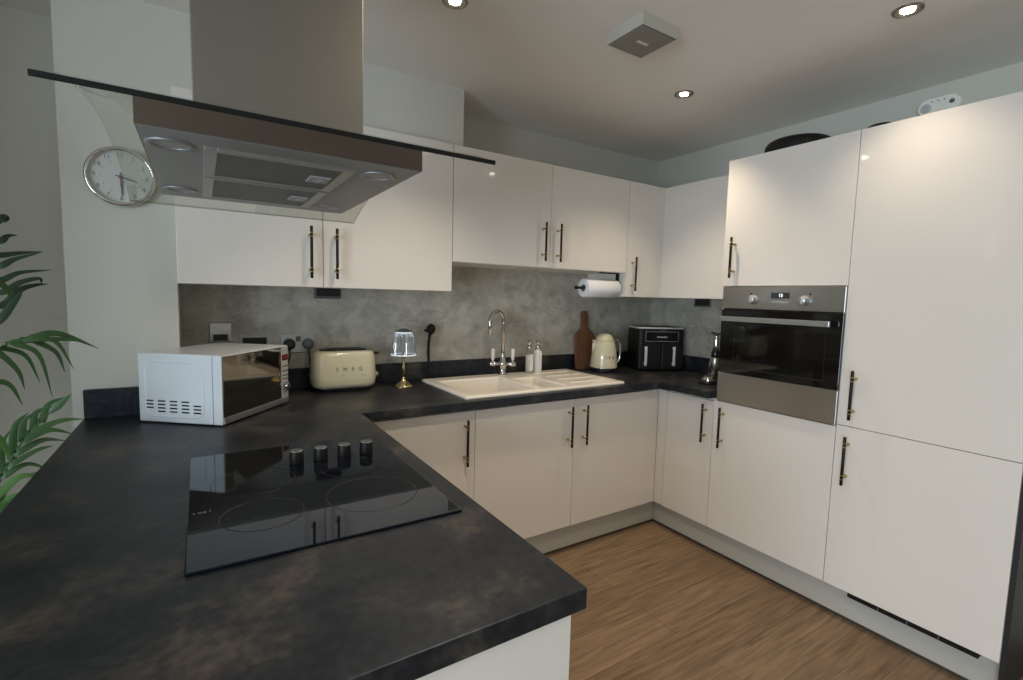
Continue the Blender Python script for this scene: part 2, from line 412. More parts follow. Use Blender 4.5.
def base_cab(label, x0, x1, doors, hz=(.610, .830), void=False, grp=None):
    t = thing('base_cabinet', label, 'cabinet', ((x0+x1)/2, YD, ZD))
    if void:    # sink base: no top panel, bowl hangs inside
        b = bmesh.new()
        for a in (x0, x1-.018): box(b, a, a+.018, YD+.02, -.02, ZD, .876)
        box(b, x0+.018, x1-.018, YD+.02, -.02, ZD, ZD+.018)
        obj('carcass', b, M['carcass'], t)
    else: obj('carcass', carcass(x0, x1, YD+.02, -.02, ZD, .876, 'y'), M['carcass'], t)
    for (a, c, hx) in doors:
        d = door_y(t, a, c, ZD, ZDT)
        if hx: vhandle(d, hx, YD-HO, hz[0], hz[1], (0, -1, 0))
    return t
base_cab('white gloss base cabinet left of the sink, beside the peninsula', PX1-.015, -1.833, [(-2.38, -1.832, -1.888)])
sink_base = base_cab('white gloss two-door base cabinet under the white sink', -1.831, -.632, [(-1.832, -1.226, -1.266), (-1.226, -.632, -1.162)], void=True)
obj('corner_post', B(-.630, XD+.003, YD+.004, YD+.020, ZD+.001, ZDT, .001), M['door'], sink_base)
t = thing('base_cabinet', 'narrow white base cabinet between inner corner and oven tower', 'cabinet', (XD, -.81, ZD))
obj('carcass', carcass(XD+.02, -.02, -.966, -.653, ZD, .876, 'x'), M['carcass'], t)
obj('corner_post', B(XD+.004, XD+.020, -.6495, YD+.0035, ZD+.001, ZDT, .001), M['door'], t)
d = door_x(t, -.968, -.653, ZD, ZDT); vhandle(d, XD-HO, -.924, .628, .843, (-1, 0, 0))

# oven tower
OY0, OY1 = -1.577, -.968
t = thing('oven_tower', 'tall white oven housing with a door above and below the oven', 'cabinet', (XD, (OY0+OY1)/2, ZD))
b = carcass(XD+.02, -.004, OY0, OY1, ZD, ZT, 'x')
for z in (.865, 1.486): box(b, XD+.02, -.012, OY0+.018, OY1-.018, z-.016, z)
obj('carcass', b, M['carcass'], t)
d = door_x(t, OY0, OY1, ZD, .872); vhandle(d, XD-HO, -1.029, .624, .842, (-1, 0, 0))
d = door_x(t, OY0, OY1, 1.487, ZT); vhandle(d, XD-HO, -1.034, 1.528, 1.738, (-1, 0, 0))
# fridge tower
FY0, FY1 = -2.160, -1.577
t = thing('fridge_tower', 'tall white integrated fridge freezer housing at right with two doors', 'cabinet', (XD, (FY0+FY1)/2, ZD))
b = carcass(XD+.02, -.004, FY0+.0, FY1-.0005, ZD, ZT, 'x'); box(b, XD+.02, -.012, FY0+.018, FY1-.018, .872, .888)
obj('carcass', b, M['carcass'], t)
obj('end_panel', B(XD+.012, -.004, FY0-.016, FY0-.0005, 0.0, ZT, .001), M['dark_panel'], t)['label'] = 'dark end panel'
d = door_x(t, FY0-.002, FY1, ZD, .8805); vhandle(d, XD-HO, -1.631, .627, .840, (-1, 0, 0))
d = door_x(t, FY0-.002, FY1, .8805, ZT); vhandle(d, XD-HO, -1.638, .915, 1.127, (-1, 0, 0))
# plinths
t = thing('plinth', 'grey plinth board under the sink base cabinets', 'plinth', (-1.45, -.535, 0))
obj('board', B(-2.38, -.512, -.545, -.53, .012, ZD-.001, .001), M['plinth'], t); obj('shadow_strip', B(-2.38, -.514, -.5455, -.531, 0, .0135), M['footshade'], t)  # the low dark strip stands in for shadow under the plinth
t = thing('plinth', 'grey plinth board under narrow cabinet, oven and fridge towers', 'plinth', (-.5, -1.35, 0))
obj('board', B(-.512, -.497, FY0-.001, -.5455, .012, ZD-.001, .001), M['plinth'], t); obj('shadow_strip', B(-.5125, -.498, FY0-.001, -.547, 0, .0135), M['footshade'], t)
t = thing('vent_grille', 'slim black vent grille below the fridge tower door', 'vent', (-.545, -1.89, .13))
b = B(-.556, -.5125, -2.105, -1.675, .131, .1365); box(b, -.556, -.551, -2.105, -1.675, .1365, .1485)
obj('frame', b, M['black_satin'], t)
for y in (-1.79, -1.89, -1.99): obj('divider', B(-.5572, -.5555, y-.002, y+.002, .133, .148), M['grey'], t)

# wall units
def wall_cab(label, x0, x1, z0, doors):
    t = thing('wall_cabinet', label, 'cabinet', ((x0+x1)/2, YW, z0))
    obj('carcass', carcass(x0, x1, YW+.02, YB-.0065, z0, ZT, 'y'), M['carcass'], t)
    for (a, c, hx, h0, h1) in doors:
        d = door_y(t, a, c, z0, ZT, YW)
        if hx: vhandle(d, hx, YW-HO, h0, h1, (0, -1, 0))
    return t
wall_cab('white two-door wall cabinet behind the cooker hood', -2.989, -1.851, 1.42, [(-2.989, -2.464, -2.517, 1.458, 1.676), (-2.464, -1.851, -2.413, 1.458, 1.674)])
wall_cab('shorter white two-door wall cabinet above the sink', -1.850, -.6465, 1.569, [(-1.850, -1.247, -1.302, 1.603, 1.815), (-1.247, -.6465, -1.198, 1.604, 1.815)])
wall_cab('white single-door wall cabinet in the corner beside paper towel', -.6455, -.345, 1.42, [(-.6455, -.366, -.597, 1.458, 1.672)])
t = thing('wall_cabinet', 'white wall cabinet with plain handle-less door beside the oven tower', 'cabinet', (XW, -.66, 1.42))
obj('carcass', carcass(XW+.02, -.0065, -.966, YW+.02, 1.42, ZT, 'x'), M['carcass'], t)
door_x(t, -.966, YW+.0045, 1.42, ZT, XW)
obj('filler', B(-.3655, XW+.002, YW+.003, YW+.019, 1.4215, ZT, .001), M['door'], t)

# peninsula
t = thing('peninsula_cabinet', 'white peninsula base units under the hob, mostly hidden by worktop', 'cabinet', (-2.68, -1.3, 0))
obj('carcass', carcass(-2.985, -2.425, -1.97, -.66, ZD, .8805, 'Y'), M['carcass'], t)
for y0, y1 in ((-1.97, -1.32), (-1.32, -.66)):
    d = obj('door', B(-2.424, -2.406, y0+G, y1-G, ZD, ZDT, .0012), M['door'], t)
    vhandle(d, -2.406+HO, y0+.55, .61, .83, (1, 0, 0))
obj('end_panel', B(-3.20, -2.398, -1.990, -1.9715, 0, .8805, .001), M['door'], t)
obj('back_panel', B(-3.005, -2.987, -1.97, -.31, 0, .8805, .001), M['door'], t)
obj('plinth_board', B(-2.47, -2.455, -1.97, -.62, 0, ZD-.001), M['plinth'], t)

# ------------------------------------------------------------------ oven
OYc = (OY0+OY1)/2
t = thing('built_in_oven', 'stainless steel built-in oven with dark glass door in the white tower', 'oven', (-.585, OYc, .8755))
ya, yb_ = OY0+.0005, OY1-.020
obj('body', B(-.562, -.05, OY0+.022, OY1-.022, .8665, 1.455, .002), M['black'], t)
cp = obj('control_panel', B(-.574, -.5635, ya, yb_, 1.372, 1.4845, .002), M['steel'], t)
for y, mt in ((-1.160, 'chrome'), (-1.408, 'steel')):
    b = bmesh.new(); lathe(b, [(.024, 0), (.024, .004), (.0205, .006), (.0195, .030), (.016, .034), (.001, .0345)], (-.5740, y, 1.419), (-1, 0, 0), 28)
    box(b, -.6095, -.5930, y-.0035, y+.0035, 1.402, 1.436, .001)
    obj('knob', b, M['alu'], cp)
for y, z, r in ((-1.147, 1.449, .0045), (-1.432, 1.449, .0045), (-1.189, 1.412, .003)):
    b = bmesh.new(); lathe(b, [(r, 0), (r, .0012)], (-.574, y, z), (-1, 0, 0), 12); obj('symbol', b, M['black'], cp)
obj('display', B(-.5755, -.5735, -1.338, -1.249, 1.427, 1.455), M['black_gloss'], cp)
obj('digits', place(text_bm('12', .021, .0004), (-.5759, -1.296, 1.441), (0, -1, 0), (0, 0, 1)), M['whiteled'], cp)
b = bmesh.new()
for k in range(4): box(b, -.5755, -.5735, -1.252-.022*k-.016, -1.252-.022*k, 1.407, 1.413)
obj('button', b, M['lightgrey'], cp)
od = obj('oven_door', B(-.5755, -.5635, ya, yb_, 1.032, 1.366, .002), M['ovenglass'], t)
b = B(-.5765, -.5750, -1.512, -1.068, 1.06, 1.066); box(b, -.5765, -.5750, -1.512, -1.068, 1.292, 1.294)
box(b, -.5765, -.5750, -1.0695, -1.068, 1.066, 1.292); box(b, -.5765, -.5750, -1.512, -1.5105, 1.066, 1.292)
obj('window_outline', b, M['black'], od)
hb = B(-.6240, -.6100, -1.541, -1.012, 1.306, 1.331, .002); box(hb, -.6110, -.5755, -1.51, -1.49, 1.312, 1.326, .001); box(hb, -.6110, -.5755, -1.05, -1.03, 1.312, 1.326, .001)
obj('door_handle', hb, M['alu'], od)
obj('lower_panel', B(-.575, -.5635, ya, yb_, .8755, 1.029, .002), M['steel'], t)

# ------------------------------------------------------------------ hob
HX0, HX1, HY0, HY1 = -2.952, -2.435, -1.648, -.976
t = thing('ceramic_hob', 'black glass hob with four knobs set into the peninsula worktop', 'hob', ((HX0+HX1)/2, (HY0+HY1)/2, ZW))
obj('glass_plate', B(HX0, HX1, HY0, HY1, ZW+.0002, ZW+.0062, .0018), M['hobglass'], t)
for x, y, r in ((-2.58, -1.46, .105), (-2.815, -1.46, .082), (-2.58, -1.255, .078), (-2.815, -1.25, .095)):
    b = bmesh.new(); lathe(b, [(r, 0), (r, .0003), (r-.0022, .0003), (r-.0022, 0)], (x, y, ZW+.0062), (0, 0, 1), 64, False, False)
    obj('cooking_zone', b, M['ringmark'] if r > .1 else M['ringfaint'], t)
for x in (-2.702, -2.638, -2.573, -2.509):
    b = bmesh.new(); lathe(b, [(.0185, 0), (.019, .002), (.0185, .033), (.0178, .0345)], (x, -1.157, ZW+.0062), (0, 0, 1), 28)
    k = obj('knob', b, M['black_satin'], t)
    b = bmesh.new(); lathe(b, [(.0172, 0), (.0172, .0012), (.016, .0018)], (x, -1.157, ZW+.0407), (0, 0, 1), 28); box(b, x-.001, x+.001, -1.173, -1.158, ZW+.0424, ZW+.0428)
    obj('knob_cap', b, M['chrome'], k)['label'] = 'polished metal knob top'
b = bmesh.new()
for k, (a, c) in enumerate(((0, .003), (.008, .003), (.012, .003), (.017, .007), (.03, .0015))): box(b, HX0+.010+a, HX0+.010+a+c, -1.398, -1.389 + (.004 if k == 4 else 0), ZW+.0061, ZW+.0065)
obj('printed_mark', b, M['grey'], t)

# ------------------------------------------------------------------ cooker hood
CXh, CYh = -2.776, -1.329
def arch(y): return 1.732 - .093*((y-CYh)/.48)**2
t = thing('cooker_hood', 'stainless chimney cooker hood with arched clear glass canopy over the hob', 'cooker hood', (CXh, CYh, 1.645))
gx0, gx1 = -3.076, -2.464
b = bmesh.new(); n = 56; gy = [CYh - .481 + .962*i/n for i in range(n+1)]
TH = .005
loft(b, [[(gx0, y, arch(y)), (gx1, y, arch(y))] for y in gy], False, False, True, False)
loft(b, [[(gx0, y, arch(y)+TH), (gx1, y, arch(y)+TH)] for y in gy], False, False, True, False)
for x in (gx0, gx1): loft(b, [[(x, y, arch(y)), (x, y, arch(y)+TH)] for y in gy], False, False, False, False, 1)
for y in (gy[0], gy[-1]): loft(b, [[(gx0, y, arch(y)), (gx0, y, arch(y)+TH)], [(gx1, y, arch(y)), (gx1, y, arch(y)+TH)]], False, False, False, False, 1)
gc = obj('glass_canopy', b, [M['glass'], M['glass_side']], t)
obj('edge_strip', B(gx0, gx1, gy[0]-.003, gy[0]-.0002, arch(gy[0])-.0015, arch(gy[0])+.006, .0008), M['glass_edge'], gc)
bx0, bx1, by0, by1 = -2.995, -2.540, -1.655, -1.0
b = bmesh.new(); ys = [by0 + (by1-by0)*i/12 for i in range(13)]
loft(b, [[(bx0, y, 1.6452), (bx1, y, 1.6452), (bx1, y, arch(y)-.0005), (bx0, y, arch(y)-.0005)] for y in ys], smooth=False)
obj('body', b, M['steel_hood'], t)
obj('underside', B(bx0+.003, bx1-.003, by0+.003, by1-.003, 1.6442, 1.6460), M['underside'], t)
# filters under the body
for (y0, y1, lab) in ((-1.585, -1.352, None), (-1.338, -1.075, None)):
    b = B(-2.886, -2.672, y0+.012, y1-.012, 1.6405, 1.6452); f = obj('filter', b, M['filter'], t)
    fr = B(-2.906, -2.886, y0, y1, 1.6385, 1.6452, .001); box(fr, -2.672, -2.652, y0, y1, 1.6385, 1.6452, .001)
    box(fr, -2.886, -2.672, y0, y0+.012, 1.6385, 1.6452, .001); box(fr, -2.886, -2.672, y1-.012, y1, 1.6385, 1.6452, .001)
    obj('filter_frame', fr, M['alu'], f)
    ym = y0 + (y1-y0)*.5
    lt = B(-2.72, -2.678, ym-.028, ym+.028, 1.6375, 1.6405, .001); box(lt, -2.70, -2.69, ym-.01, ym+.01, 1.635, 1.6376, .001)
    obj('latch', lt, M['lightgrey'], f)
for x, y in ((-2.954, -1.562), (-2.952, -1.115), (-2.602, -1.10), (-2.600, -1.562)):
    b = bmesh.new(); lathe(b, [(.036, 0), (.036, .004), (.026, .004), (.026, .001)], (x, y, 1.6452), (0, 0, -1), 32, True, False); rg = obj('lamp_ring', b, M['underside'], t)
    b = bmesh.new(); lathe(b, [(.0255, .0005), (.0255, .0018)], (x, y, 1.6452), (0, 0, -1), 32); obj('lamp_lens', b, M['lightgrey'], rg)
b = B(-2.921, -2.607, -1.480, -1.180, arch(-1.48)+TH-.002, CE, .0015)
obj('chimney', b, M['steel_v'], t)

# ------------------------------------------------------------------ sink, tap
t = thing('sink', 'white ceramic one-and-a-half bowl sink with drainer set in dark worktop', 'sink', ((SX0+SX1)/2, (SY0+SY1)/2, ZW))
zr = ZW+.013
def sink_bm():
    bm = bmesh.new()
    bowls = [(SX0+.055, -1.445, SY0+.05, SY1-.105), (-1.405, -1.255, SY0+.05, SY1-.19)]
    xs = sorted({SX0, SX1} | {v for r in bowls for v in r[:2]}); ys = sorted({SY0, SY1} | {v for r in bowls for v in r[2:]})
    V = {}
    def v(x, y, z):
        k = (round(x, 5), round(y, 5), round(z, 5))
        if k not in V: V[k] = bm.verts.new((x, y, z))
        return V[k]
    for i in range(len(xs)-1):
        for j in range(len(ys)-1):
            cx, cy = (xs[i]+xs[i+1])/2, (ys[j]+ys[j+1])/2
            if any(a < cx < b_ and c < cy < d for a, b_, c, d in bowls): continue
            bm.faces.new((v(xs[i], ys[j], zr), v(xs[i+1], ys[j], zr), v(xs[i+1], ys[j+1], zr), v(xs[i], ys[j+1], zr)))
    for k, (a, b_, c, d) in enumerate(bowls):
        dep = .185 if k == 0 else .12; s = .025; zb = zr-dep
        xa = [x for x in xs if a-1e-6 <= x <= b_+1e-6]; yy = [y for y in ys if c-1e-6 <= y <= d+1e-6]
        loop = [(x, c) for x in xa] + [(b_, y) for y in yy[1:]] + [(x, d) for x in reversed(xa[:-1])] + [(a, y) for y in reversed(yy[1:-1])]
        def shrink(p): return (a+s + (p[0]-a)/(b_-a)*(b_-a-2*s), c+s + (p[1]-c)/(d-c)*(d-c-2*s))
        low = [v(*shrink(p), zb) for p in loop]; top = [v(*p, zr) for p in loop]; m = len(loop)
        for q in range(m): bm.faces.new((top[q], top[(q+1) % m], low[(q+1) % m], low[q]))
        bm.faces.new(low)
    # outer skirt
    lx = [(x, SY0) for x in xs] + [(SX1, y) for y in ys[1:]] + [(x, SY1) for x in reversed(xs[:-1])] + [(SX0, y) for y in reversed(ys[1:-1])]
    m = len(lx)
    for q in range(m):
        p, r = lx[q], lx[(q+1) % m]
        bm.faces.new((v(*p, zr), v(*p, ZW+.0003), v(*r, ZW+.0003), v(*r, zr)))
    return bm
s = obj('basin', sink_bm(), M['ceramic'], t)
md = s.modifiers.new('round', 'BEVEL'); md.width = .008; md.segments = 4; md.limit_method = 'ANGLE'
for p in s.data.polygons: p.use_smooth = False
for k in range(4):
    y = -.49 + k*.115; b = bmesh.new()
    tube(b, [(-1.19, y, zr-.001), (-1.17, y, zr+.0008), (-.93, y, zr+.0008), (-.905, y, zr-.001)], [.001, .0028, .0028, .001], 8)
    obj('drainer_ridge', b, M['ceramic'], t)
b = bmesh.new(); lathe(b, [(.04, 0), (.04, .003), (.025, .003), (.022, .0)], (-1.63, -.33, zr-.1848), (0, 0, 1), 24); obj('waste', b, M['chrome'], t)
b = bmesh.new(); lathe(b, [(.022, 0), (.022, .003), (.012, .003)], (-1.33, -.36, zr-.1198), (0, 0, 1), 20); obj('waste', b, M['chrome'], t)

tx, ty, tz = -1.388, -.098, zr
t = thing('mixer_tap', 'chrome swan-neck mixer tap with two white lever tops behind the sink', 'tap', (tx, ty, tz))
b = bmesh.new()
lathe(b, [(.027, 0), (.027, .006), (.021, .010), (.019, .045), (.024, .055), (.024, .078), (.017, .088), (.015, .12), (.013, .135)], (tx, ty, tz), (0, 0, 1), 24)
sp = Vector((-.150, -.055, 0)).normalized()*.064
pts = [Vector((tx, ty, tz+.10)), Vector((tx, ty, tz+.315))]
for k in range(1, 13):
    a = PI*k/12*1.05; pts.append(Vector((tx, ty, tz+.315)) + sp*(1-math.cos(a)) + Vector((0, 0, .070*math.sin(a))))
pts.append(pts[-1] + Vector((0, 0, -.055)) + sp*-.03)
tube(b, pts, [.0115]*(len(pts)-2)+[.0115, .0125], 14)
body = obj('spout', b, M['chrome'], t)
ux = Vector((.9, -.43, 0)).normalized()
for s_ in (-1, 1):
    q = Vector((tx, ty, tz+.066)); e = q
    b = bmesh.new(); lathe(b, [(.010, 0), (.010, .040), (.015, .046), (.015, .074), (.012, .078)], q, ux*s_, 20); v_ = obj('valve', b, M['chrome'], t)
    b = bmesh.new(); lathe(b, [(.005, 0), (.006, .012), (.0105, .018), (.0115, .075), (.009, .080)], q + ux*(s_*.060) + Vector((0, 0, .012)), (0, 0, 1), 16)
    obj('lever', b, M['ceramic'], v_)
    b = bmesh.new(); lathe(b, [(.0105, 0), (.0095, .006), (.004, .008)], q + ux*(s_*.060) + Vector((0, 0, .092)), (0, 0, 1), 16); obj('lever_cap', b, M['chrome'], v_)

# soap bottles on the sink ledge
def bottle(x, y, label, clear):
    t = thing('soap_bottle', label, 'bottle', (x, y, zr), .12, 'pump bottles behind the sink', local=True)
    b = bmesh.new(); W = .040
    loft(b, [rrect(W*.94, W*.94, .008, .0), rrect(W, W, .009, .003), rrect(W, W, .009, .128), rrect(W*.9, W*.9, .012, .136), rrect(.022, .022, .010, .142), rrect(.022, .022, .010, .148)])
    obj('bottle_body', b, M['clearglass'] if clear else M['ceramic'], t)
    if clear:
        b = bmesh.new(); loft(b, [rrect(W-.005, W-.005, .007, .004), rrect(W-.005, W-.005, .007, .112)]); obj('contents', b, M['offwhite'], t)
    b = B(-W/2+.004, W/2-.004, -W/2-.0012, -W/2-.0002, .016, .118, .0003); obj('front_label', b, M['whiteplastic'], t)
    b = bmesh.new(); lathe(b, [(.016, .148), (.016, .170), (.009, .174), (.009, .186), (.014, .189), (.014, .207)], (0, 0, 0), (0, 0, 1), 18)
    tube(b, [(0, 0, .195), (-.018, -.016, .196), (-.030, -.026, .190)], [.006, .0052, .0045], 10)
    obj('pump', b, M['chrome'], t)
bottle(-1.196, -.100, 'clear pump bottle with white label, nearer the chrome tap', True)
bottle(-1.138, -.108, 'opaque white pump bottle on sink ledge, nearer the cutting board', False)

# ------------------------------------------------------------------ paddle board leaning on the back wall
def board_bm():
    out = []
    half = [(.084, 0), (.086, .05), (.086, .20), (.081, .232), (.066, .252), (.038, .272), (.029, .29), (.026, .33), (.027, .372), (.023, .392), (.011, .400)]
    pts = [(-.082, .0)] ; pts = [(-x, z) for x, z in half][::-1] + half
    pts = [(x, z) for x, z in half] + [(-x, z) for x, z in reversed(half)]
    bm = bmesh.new()
    loft(bm, [[(x, y, z) for x, z in pts] for y in (0, .018)], smooth=False)
    return bm
b = board_bm(); bmesh.ops.rotate(b, cent=(0, 0, 0), matrix=Matrix.Rotation(-.085, 3, 'X'), verts=b.verts)
bmesh.ops.translate(b, vec=(-.678, -.041, ZW+.001), verts=b.verts)
o = solo('chopping_board', b, M['board'], 'dark wooden paddle chopping board leaning on upstand behind the cream kettle', 'chopping board', (-.688, -.05, ZW))
md = o.modifiers.new('edge', 'BEVEL'); md.width = .003; md.segments = 2; md.limit_method = 'ANGLE'

# ------------------------------------------------------------------ kettle
kx, ky = -.617, -.149
t = thing('kettle', 'cream domed electric kettle with chrome handle beside the black air fryer', 'kettle', (kx, ky, ZW), math.radians(-25), local=True)

b = bmesh.new(); lathe(b, [(.080, 0), (.082, .006), (.080, .016), (.070, .018)], (0, 0, 0), (0, 0, 1), 40); obj('power_base', b, M['black'], t)
b = bmesh.new()
lathe(b, [(.083, .019), (.0865, .024), (.0865, .034), (.083, .075), (.0775, .125), (.0705, .168), (.0635, .196), (.0605, .203)], (0, 0, 0), (0, 0, 1), 48)
obj('kettle_body', b, M['cream'], t)
b = bmesh.new(); lathe(b, [(.0595, .2035), (.0595, .207), (.055, .224), (.044, .240), (.028, .250), (.010, .2545), (.001, .255)], (0, 0, 0), (0, 0, 1), 48); obj('lid', b, M['cream'], t)
b = bmesh.new(); lathe(b, [(.0845, .0185), (.0872, .0205), (.0872, .0265), (.0862, .028)], (0, 0, 0), (0, 0, 1), 48); obj('base_band', b, M['chrome'], t)
# spout on local -x side, handle on +x side
b = bmesh.new()
loft(b, [[(-.060, -.026, .180), (-.060, .026, .180), (-.058, .030, .207), (-.058, -.030, .207)], [(-.082, -.016, .196), (-.082, .016, .196), (-.086, .018, .212), (-.086, -.018, .212)]], smooth=False)
loft(b, [[(-.078, -.012, .120), (-.078, .012, .120), (-.066, .020, .182), (-.066, -.020, .182)], [(-.082, -.010, .132), (-.082, .010, .132), (-.083, .015, .196), (-.083, -.015, .196)]], smooth=False)
obj('spout', b, M['chrome'], t)
b = bmesh.new(); tube(b, spline([(.058, 0, .200), (.082, 0, .207), (.101, 0, .188), (.106, 0, .140), (.104, 0, .090), (.094, 0, .062), (.081, 0, .056)]), .0085, 12)
obj('handle', b, M['chrome'], t)
b = text_bm('S M E G', .024, .001, 1.15); place(b, (0, -.0835, .098), (1, 0, 0), (0, .13, 1))
for v in b.verts: v.co.y += (1-math.cos(math.asin(max(-1, min(1, v.co.x/.083)))))*.083
obj('lettering', b, M['chrome'], t)
for c in t.children: c.data.transform(Matrix.Diagonal((1.06, 1.06, 1.0, 1)))
# ------------------------------------------------------------------ air fryer
ax = Vector((.911, -.412, 0)).normalized()
FL = Vector((-.413, -.259, ZW)); rz = math.atan2(ax.y, ax.x)
AWd, ADp, AH = .338, .212, .306
t = thing('air_fryer', 'black two-drawer air fryer with silver handles in the worktop corner', 'air fryer', FL + ax*(AWd/2), rz, local=True)
b = bmesh.new(); W = AWd
loft(b, [rrect(W-.02, ADp-.02, .03, .0, 0, ADp/2), rrect(W, ADp, .034, .012, 0, ADp/2), rrect(W, ADp, .034, .275, 0, ADp/2), rrect(W-.012, ADp-.012, .03, .296, 0, ADp/2), rrect(W-.05, ADp-.05, .02, .302, 0, ADp/2)])
obj('housing', b, M['black_satin'], t)
b = bmesh.new(); loft(b, [rrect(W-.008, ADp-.008, .032, .289, 0, ADp/2), rrect(W+.002, ADp+.002, .034, .293, 0, ADp/2), rrect(W-.006, ADp-.006, .032, .300, 0, ADp/2)]); obj('top_trim', b, M['bright'], t)  # silver trim, its colour raised to carry the lamp highlight
p = obj('control_panel', B(-.118, .118, -.004, .0, .205, .272, .001), M['black_gloss'], t)
b = bmesh.new()
for (x0, x1, z0, z1) in ((-.118, .118, .205, .2068), (-.118, .118, .2702, .272), (-.118, -.1162, .205, .272), (.1162, .118, .205, .272)): box(b, x0, x1, -.0048, -.0038, z0, z1)
obj('panel_outline', b, M['lightgrey'], p)
obj('panel_text', place(text_bm('NINJA', .017, .0004, 1.1), (0, -.0044, .283), (1, 0, 0), (0, 0, 1)), M['grey'], p)
b = bmesh.new()
for k in range(5): box(b, -.036+k*.015, -.036+k*.015+.011, -.0048, -.0038, .230, .239)
obj('display_bar', b, M['lightgrey'], p)
for sx in (-1, 1):
    d = obj('drawer', B(sx*.081-.077, sx*.081+.077, -.006, .002, .016, .195, .004), M['black'], t)
    hx = -.120 if sx < 0 else .082
    b = B(hx-.0085, hx+.0085, -.030, -.022, .040, .172, .002); box(b, hx-.005, hx+.005, -.0225, -.006, .045, .06, .001); box(b, hx-.005, hx+.005, -.0225, -.006, .152, .167, .001)
    obj('drawer_handle', b, M['bright'], d)
# ------------------------------------------------------------------ chrome upright gadget near oven tower
t = thing('hand_blender', 'chrome hand blender standing on its charging base beside the oven tower', 'blender', (-.366, -.802, ZW), local=True)
b = bmesh.new(); lathe(b, [(.046, 0), (.048, .004), (.048, .012), (.045, .016)], (-.018, .011, 0), (0, 0, 1), 32); obj('base', b, M['black'], t)
b = bmesh.new(); lathe(b, [(.044, .0165), (.045, .022), (.041, .034), (.030, .041), (.027, .043)], (-.014, .008, 0), (0, 0, 1), 32); obj('base_dome', b, M['chrome'], t)
b = bmesh.new(); lathe(b, [(.024, .043), (.024, .150), (.021, .158)], (.008, -.014, 0), (0, 0, 1), 28); obj('body', b, M['steel'], t)
b = bmesh.new(); lathe(b, [(.022, .158), (.024, .172), (.022, .192), (.017, .205)], (.008, -.014, 0), (0, 0, 1), 28); obj('grip', b, M['black_gloss'], t)
b = bmesh.new(); lathe(b, [(.016, .205), (.0175, .225), (.0165, .262), (.013, .287), (.008, .293)], (.008, -.014, 0), (0, 0, 1), 24); obj('shaft', b, M['chrome'], t)
b = bmesh.new(); tube(b, [(-.006, .012, .304), (.0, -.012, .298), (.004, -.045, .300)], [.005, .008, .005], 10); lathe(b, [(.010, .291), (.010, .300)], (.008, -.014, 0), (0, 0, 1), 16); obj('lever', b, M['black'], t)
b = bmesh.new(); tube(b, [(-.027, -.002, .036), (-.027, -.004, .12), (-.022, -.006, .156)], .002, 8); obj('side_rod', b, M['chrome'], t)

# ------------------------------------------------------------------ toaster
t = thing('toaster', 'cream two-slice toaster on the worktop between microwave and lamp', 'toaster', (-2.323, -.101, ZW), math.radians(-2.0), local=True)
b = bmesh.new()
loft(b, [rrect(.250, .130, .045, .020), rrect(.286, .154, .052, .024), rrect(.303, .166, .058, .037), rrect(.308, .170, .058, .07), rrect(.300, .166, .056, .13), rrect(.291, .160, .054, .175), rrect(.286, .155, .052, .186), rrect(.274, .142, .048, .194), rrect(.24, .11, .04, .199)])
obj('toaster_body', b, M['cream'], t)
b = bmesh.new(); loft(b, [rrect(.235, .118, .045, 0), rrect(.242, .126, .045, .004), rrect(.256, .138, .048, .0195)]); obj('base', b, M['black'], t)
b = bmesh.new(); loft(b, [rrect(.272, .146, .05, .0185), rrect(.284, .154, .05, .0235)]); obj('base_band', b, M['chrome'], t)
b = bmesh.new(); loft(b, [rrect(.226, .098, .036, .1985), rrect(.220, .092, .034, .2045), rrect(.20, .075, .03, .206)]); sl = obj('slot_surround', b, M['black_gloss'], t)
b = B(-.085, .085, -.032, -.010, .2058, .2066); box(b, -.085, .085, .010, .032, .2058, .2066); obj('slot', b, M['black_satin'], sl)
b = bmesh.new(); tube(b, [(.140, -.012, .176), (.160, -.012, .180), (.172, -.012, .178)], [.006, .006, .007], 10); obj('lever', b, M['black'], t)
b = bmesh.new(); lathe(b, [(.016, 0), (.016, .008), (.013, .014)], (.1515, -.030, .072), (1, 0, 0), 20); obj('knob', b, M['chrome'], t)
b = text_bm('S M E G', .027, .001, 1.45); place(b, (.012, -.0852, .112), (1, 0, 0), (0, .03, 1)); obj('lettering', b, M['chrome'], t)
b = bmesh.new()
for x in (-.02, .07, .084): box(b, x, x+.006, -.0858, -.0845, .080, .083)
obj('small_print', b, M['printing'], t)

# ------------------------------------------------------------------ acrylic table lamp
t = thing('table_lamp', 'small brass table lamp with clear ribbed shade lit cool white', 'lamp', (-2.029, -.154, ZW), local=True)
b = bmesh.new(); lathe(b, [(.050, 0), (.050, .005), (.044, .012), (.030, .020), (.016, .030), (.009, .042), (.008, .05)], (0, 0, 0), (0, 0, 1), 36); obj('base', b, M['brass'], t)
b = bmesh.new(); lathe(b, [(.0075, .050), (.0068, .10), (.0068, .185), (.009, .19)], (0, 0, 0), (0, 0, 1), 18); obj('stem', b, M['brass'], t)
b = bmesh.new(); n = 72
def rib(r, z, amp): return [((r+amp*(1 if k % 2 else -1))*math.cos(2*PI*k/n), (r+amp*(1 if k % 2 else -1))*math.sin(2*PI*k/n), z) for k in range(n)]
loft(b, [rib(.064, .168, .0012), rib(.0635, .19, .0016), rib(.058, .235, .0016), rib(.049, .272, .0014), rib(.041, .288, .001)], False, False, smooth=False)
obj('shade', b, M['acrylic'], t)
b = bmesh.new(); torus(b, (0, 0, .168), (0, 0, 1), .0635, .0018, 60, 8); obj('shade_rim', b, M['led'], t)
b = bmesh.new(); torus(b, (0, 0, .283), (0, 0, 1), .040, .003, 60, 8)
for k in range(12):
    a = 2*PI*k/12; tube(b, [(.0445*math.cos(a), .0445*math.sin(a), .278), (.0475*math.cos(a), .0475*math.sin(a), .262)], .0012, 6)
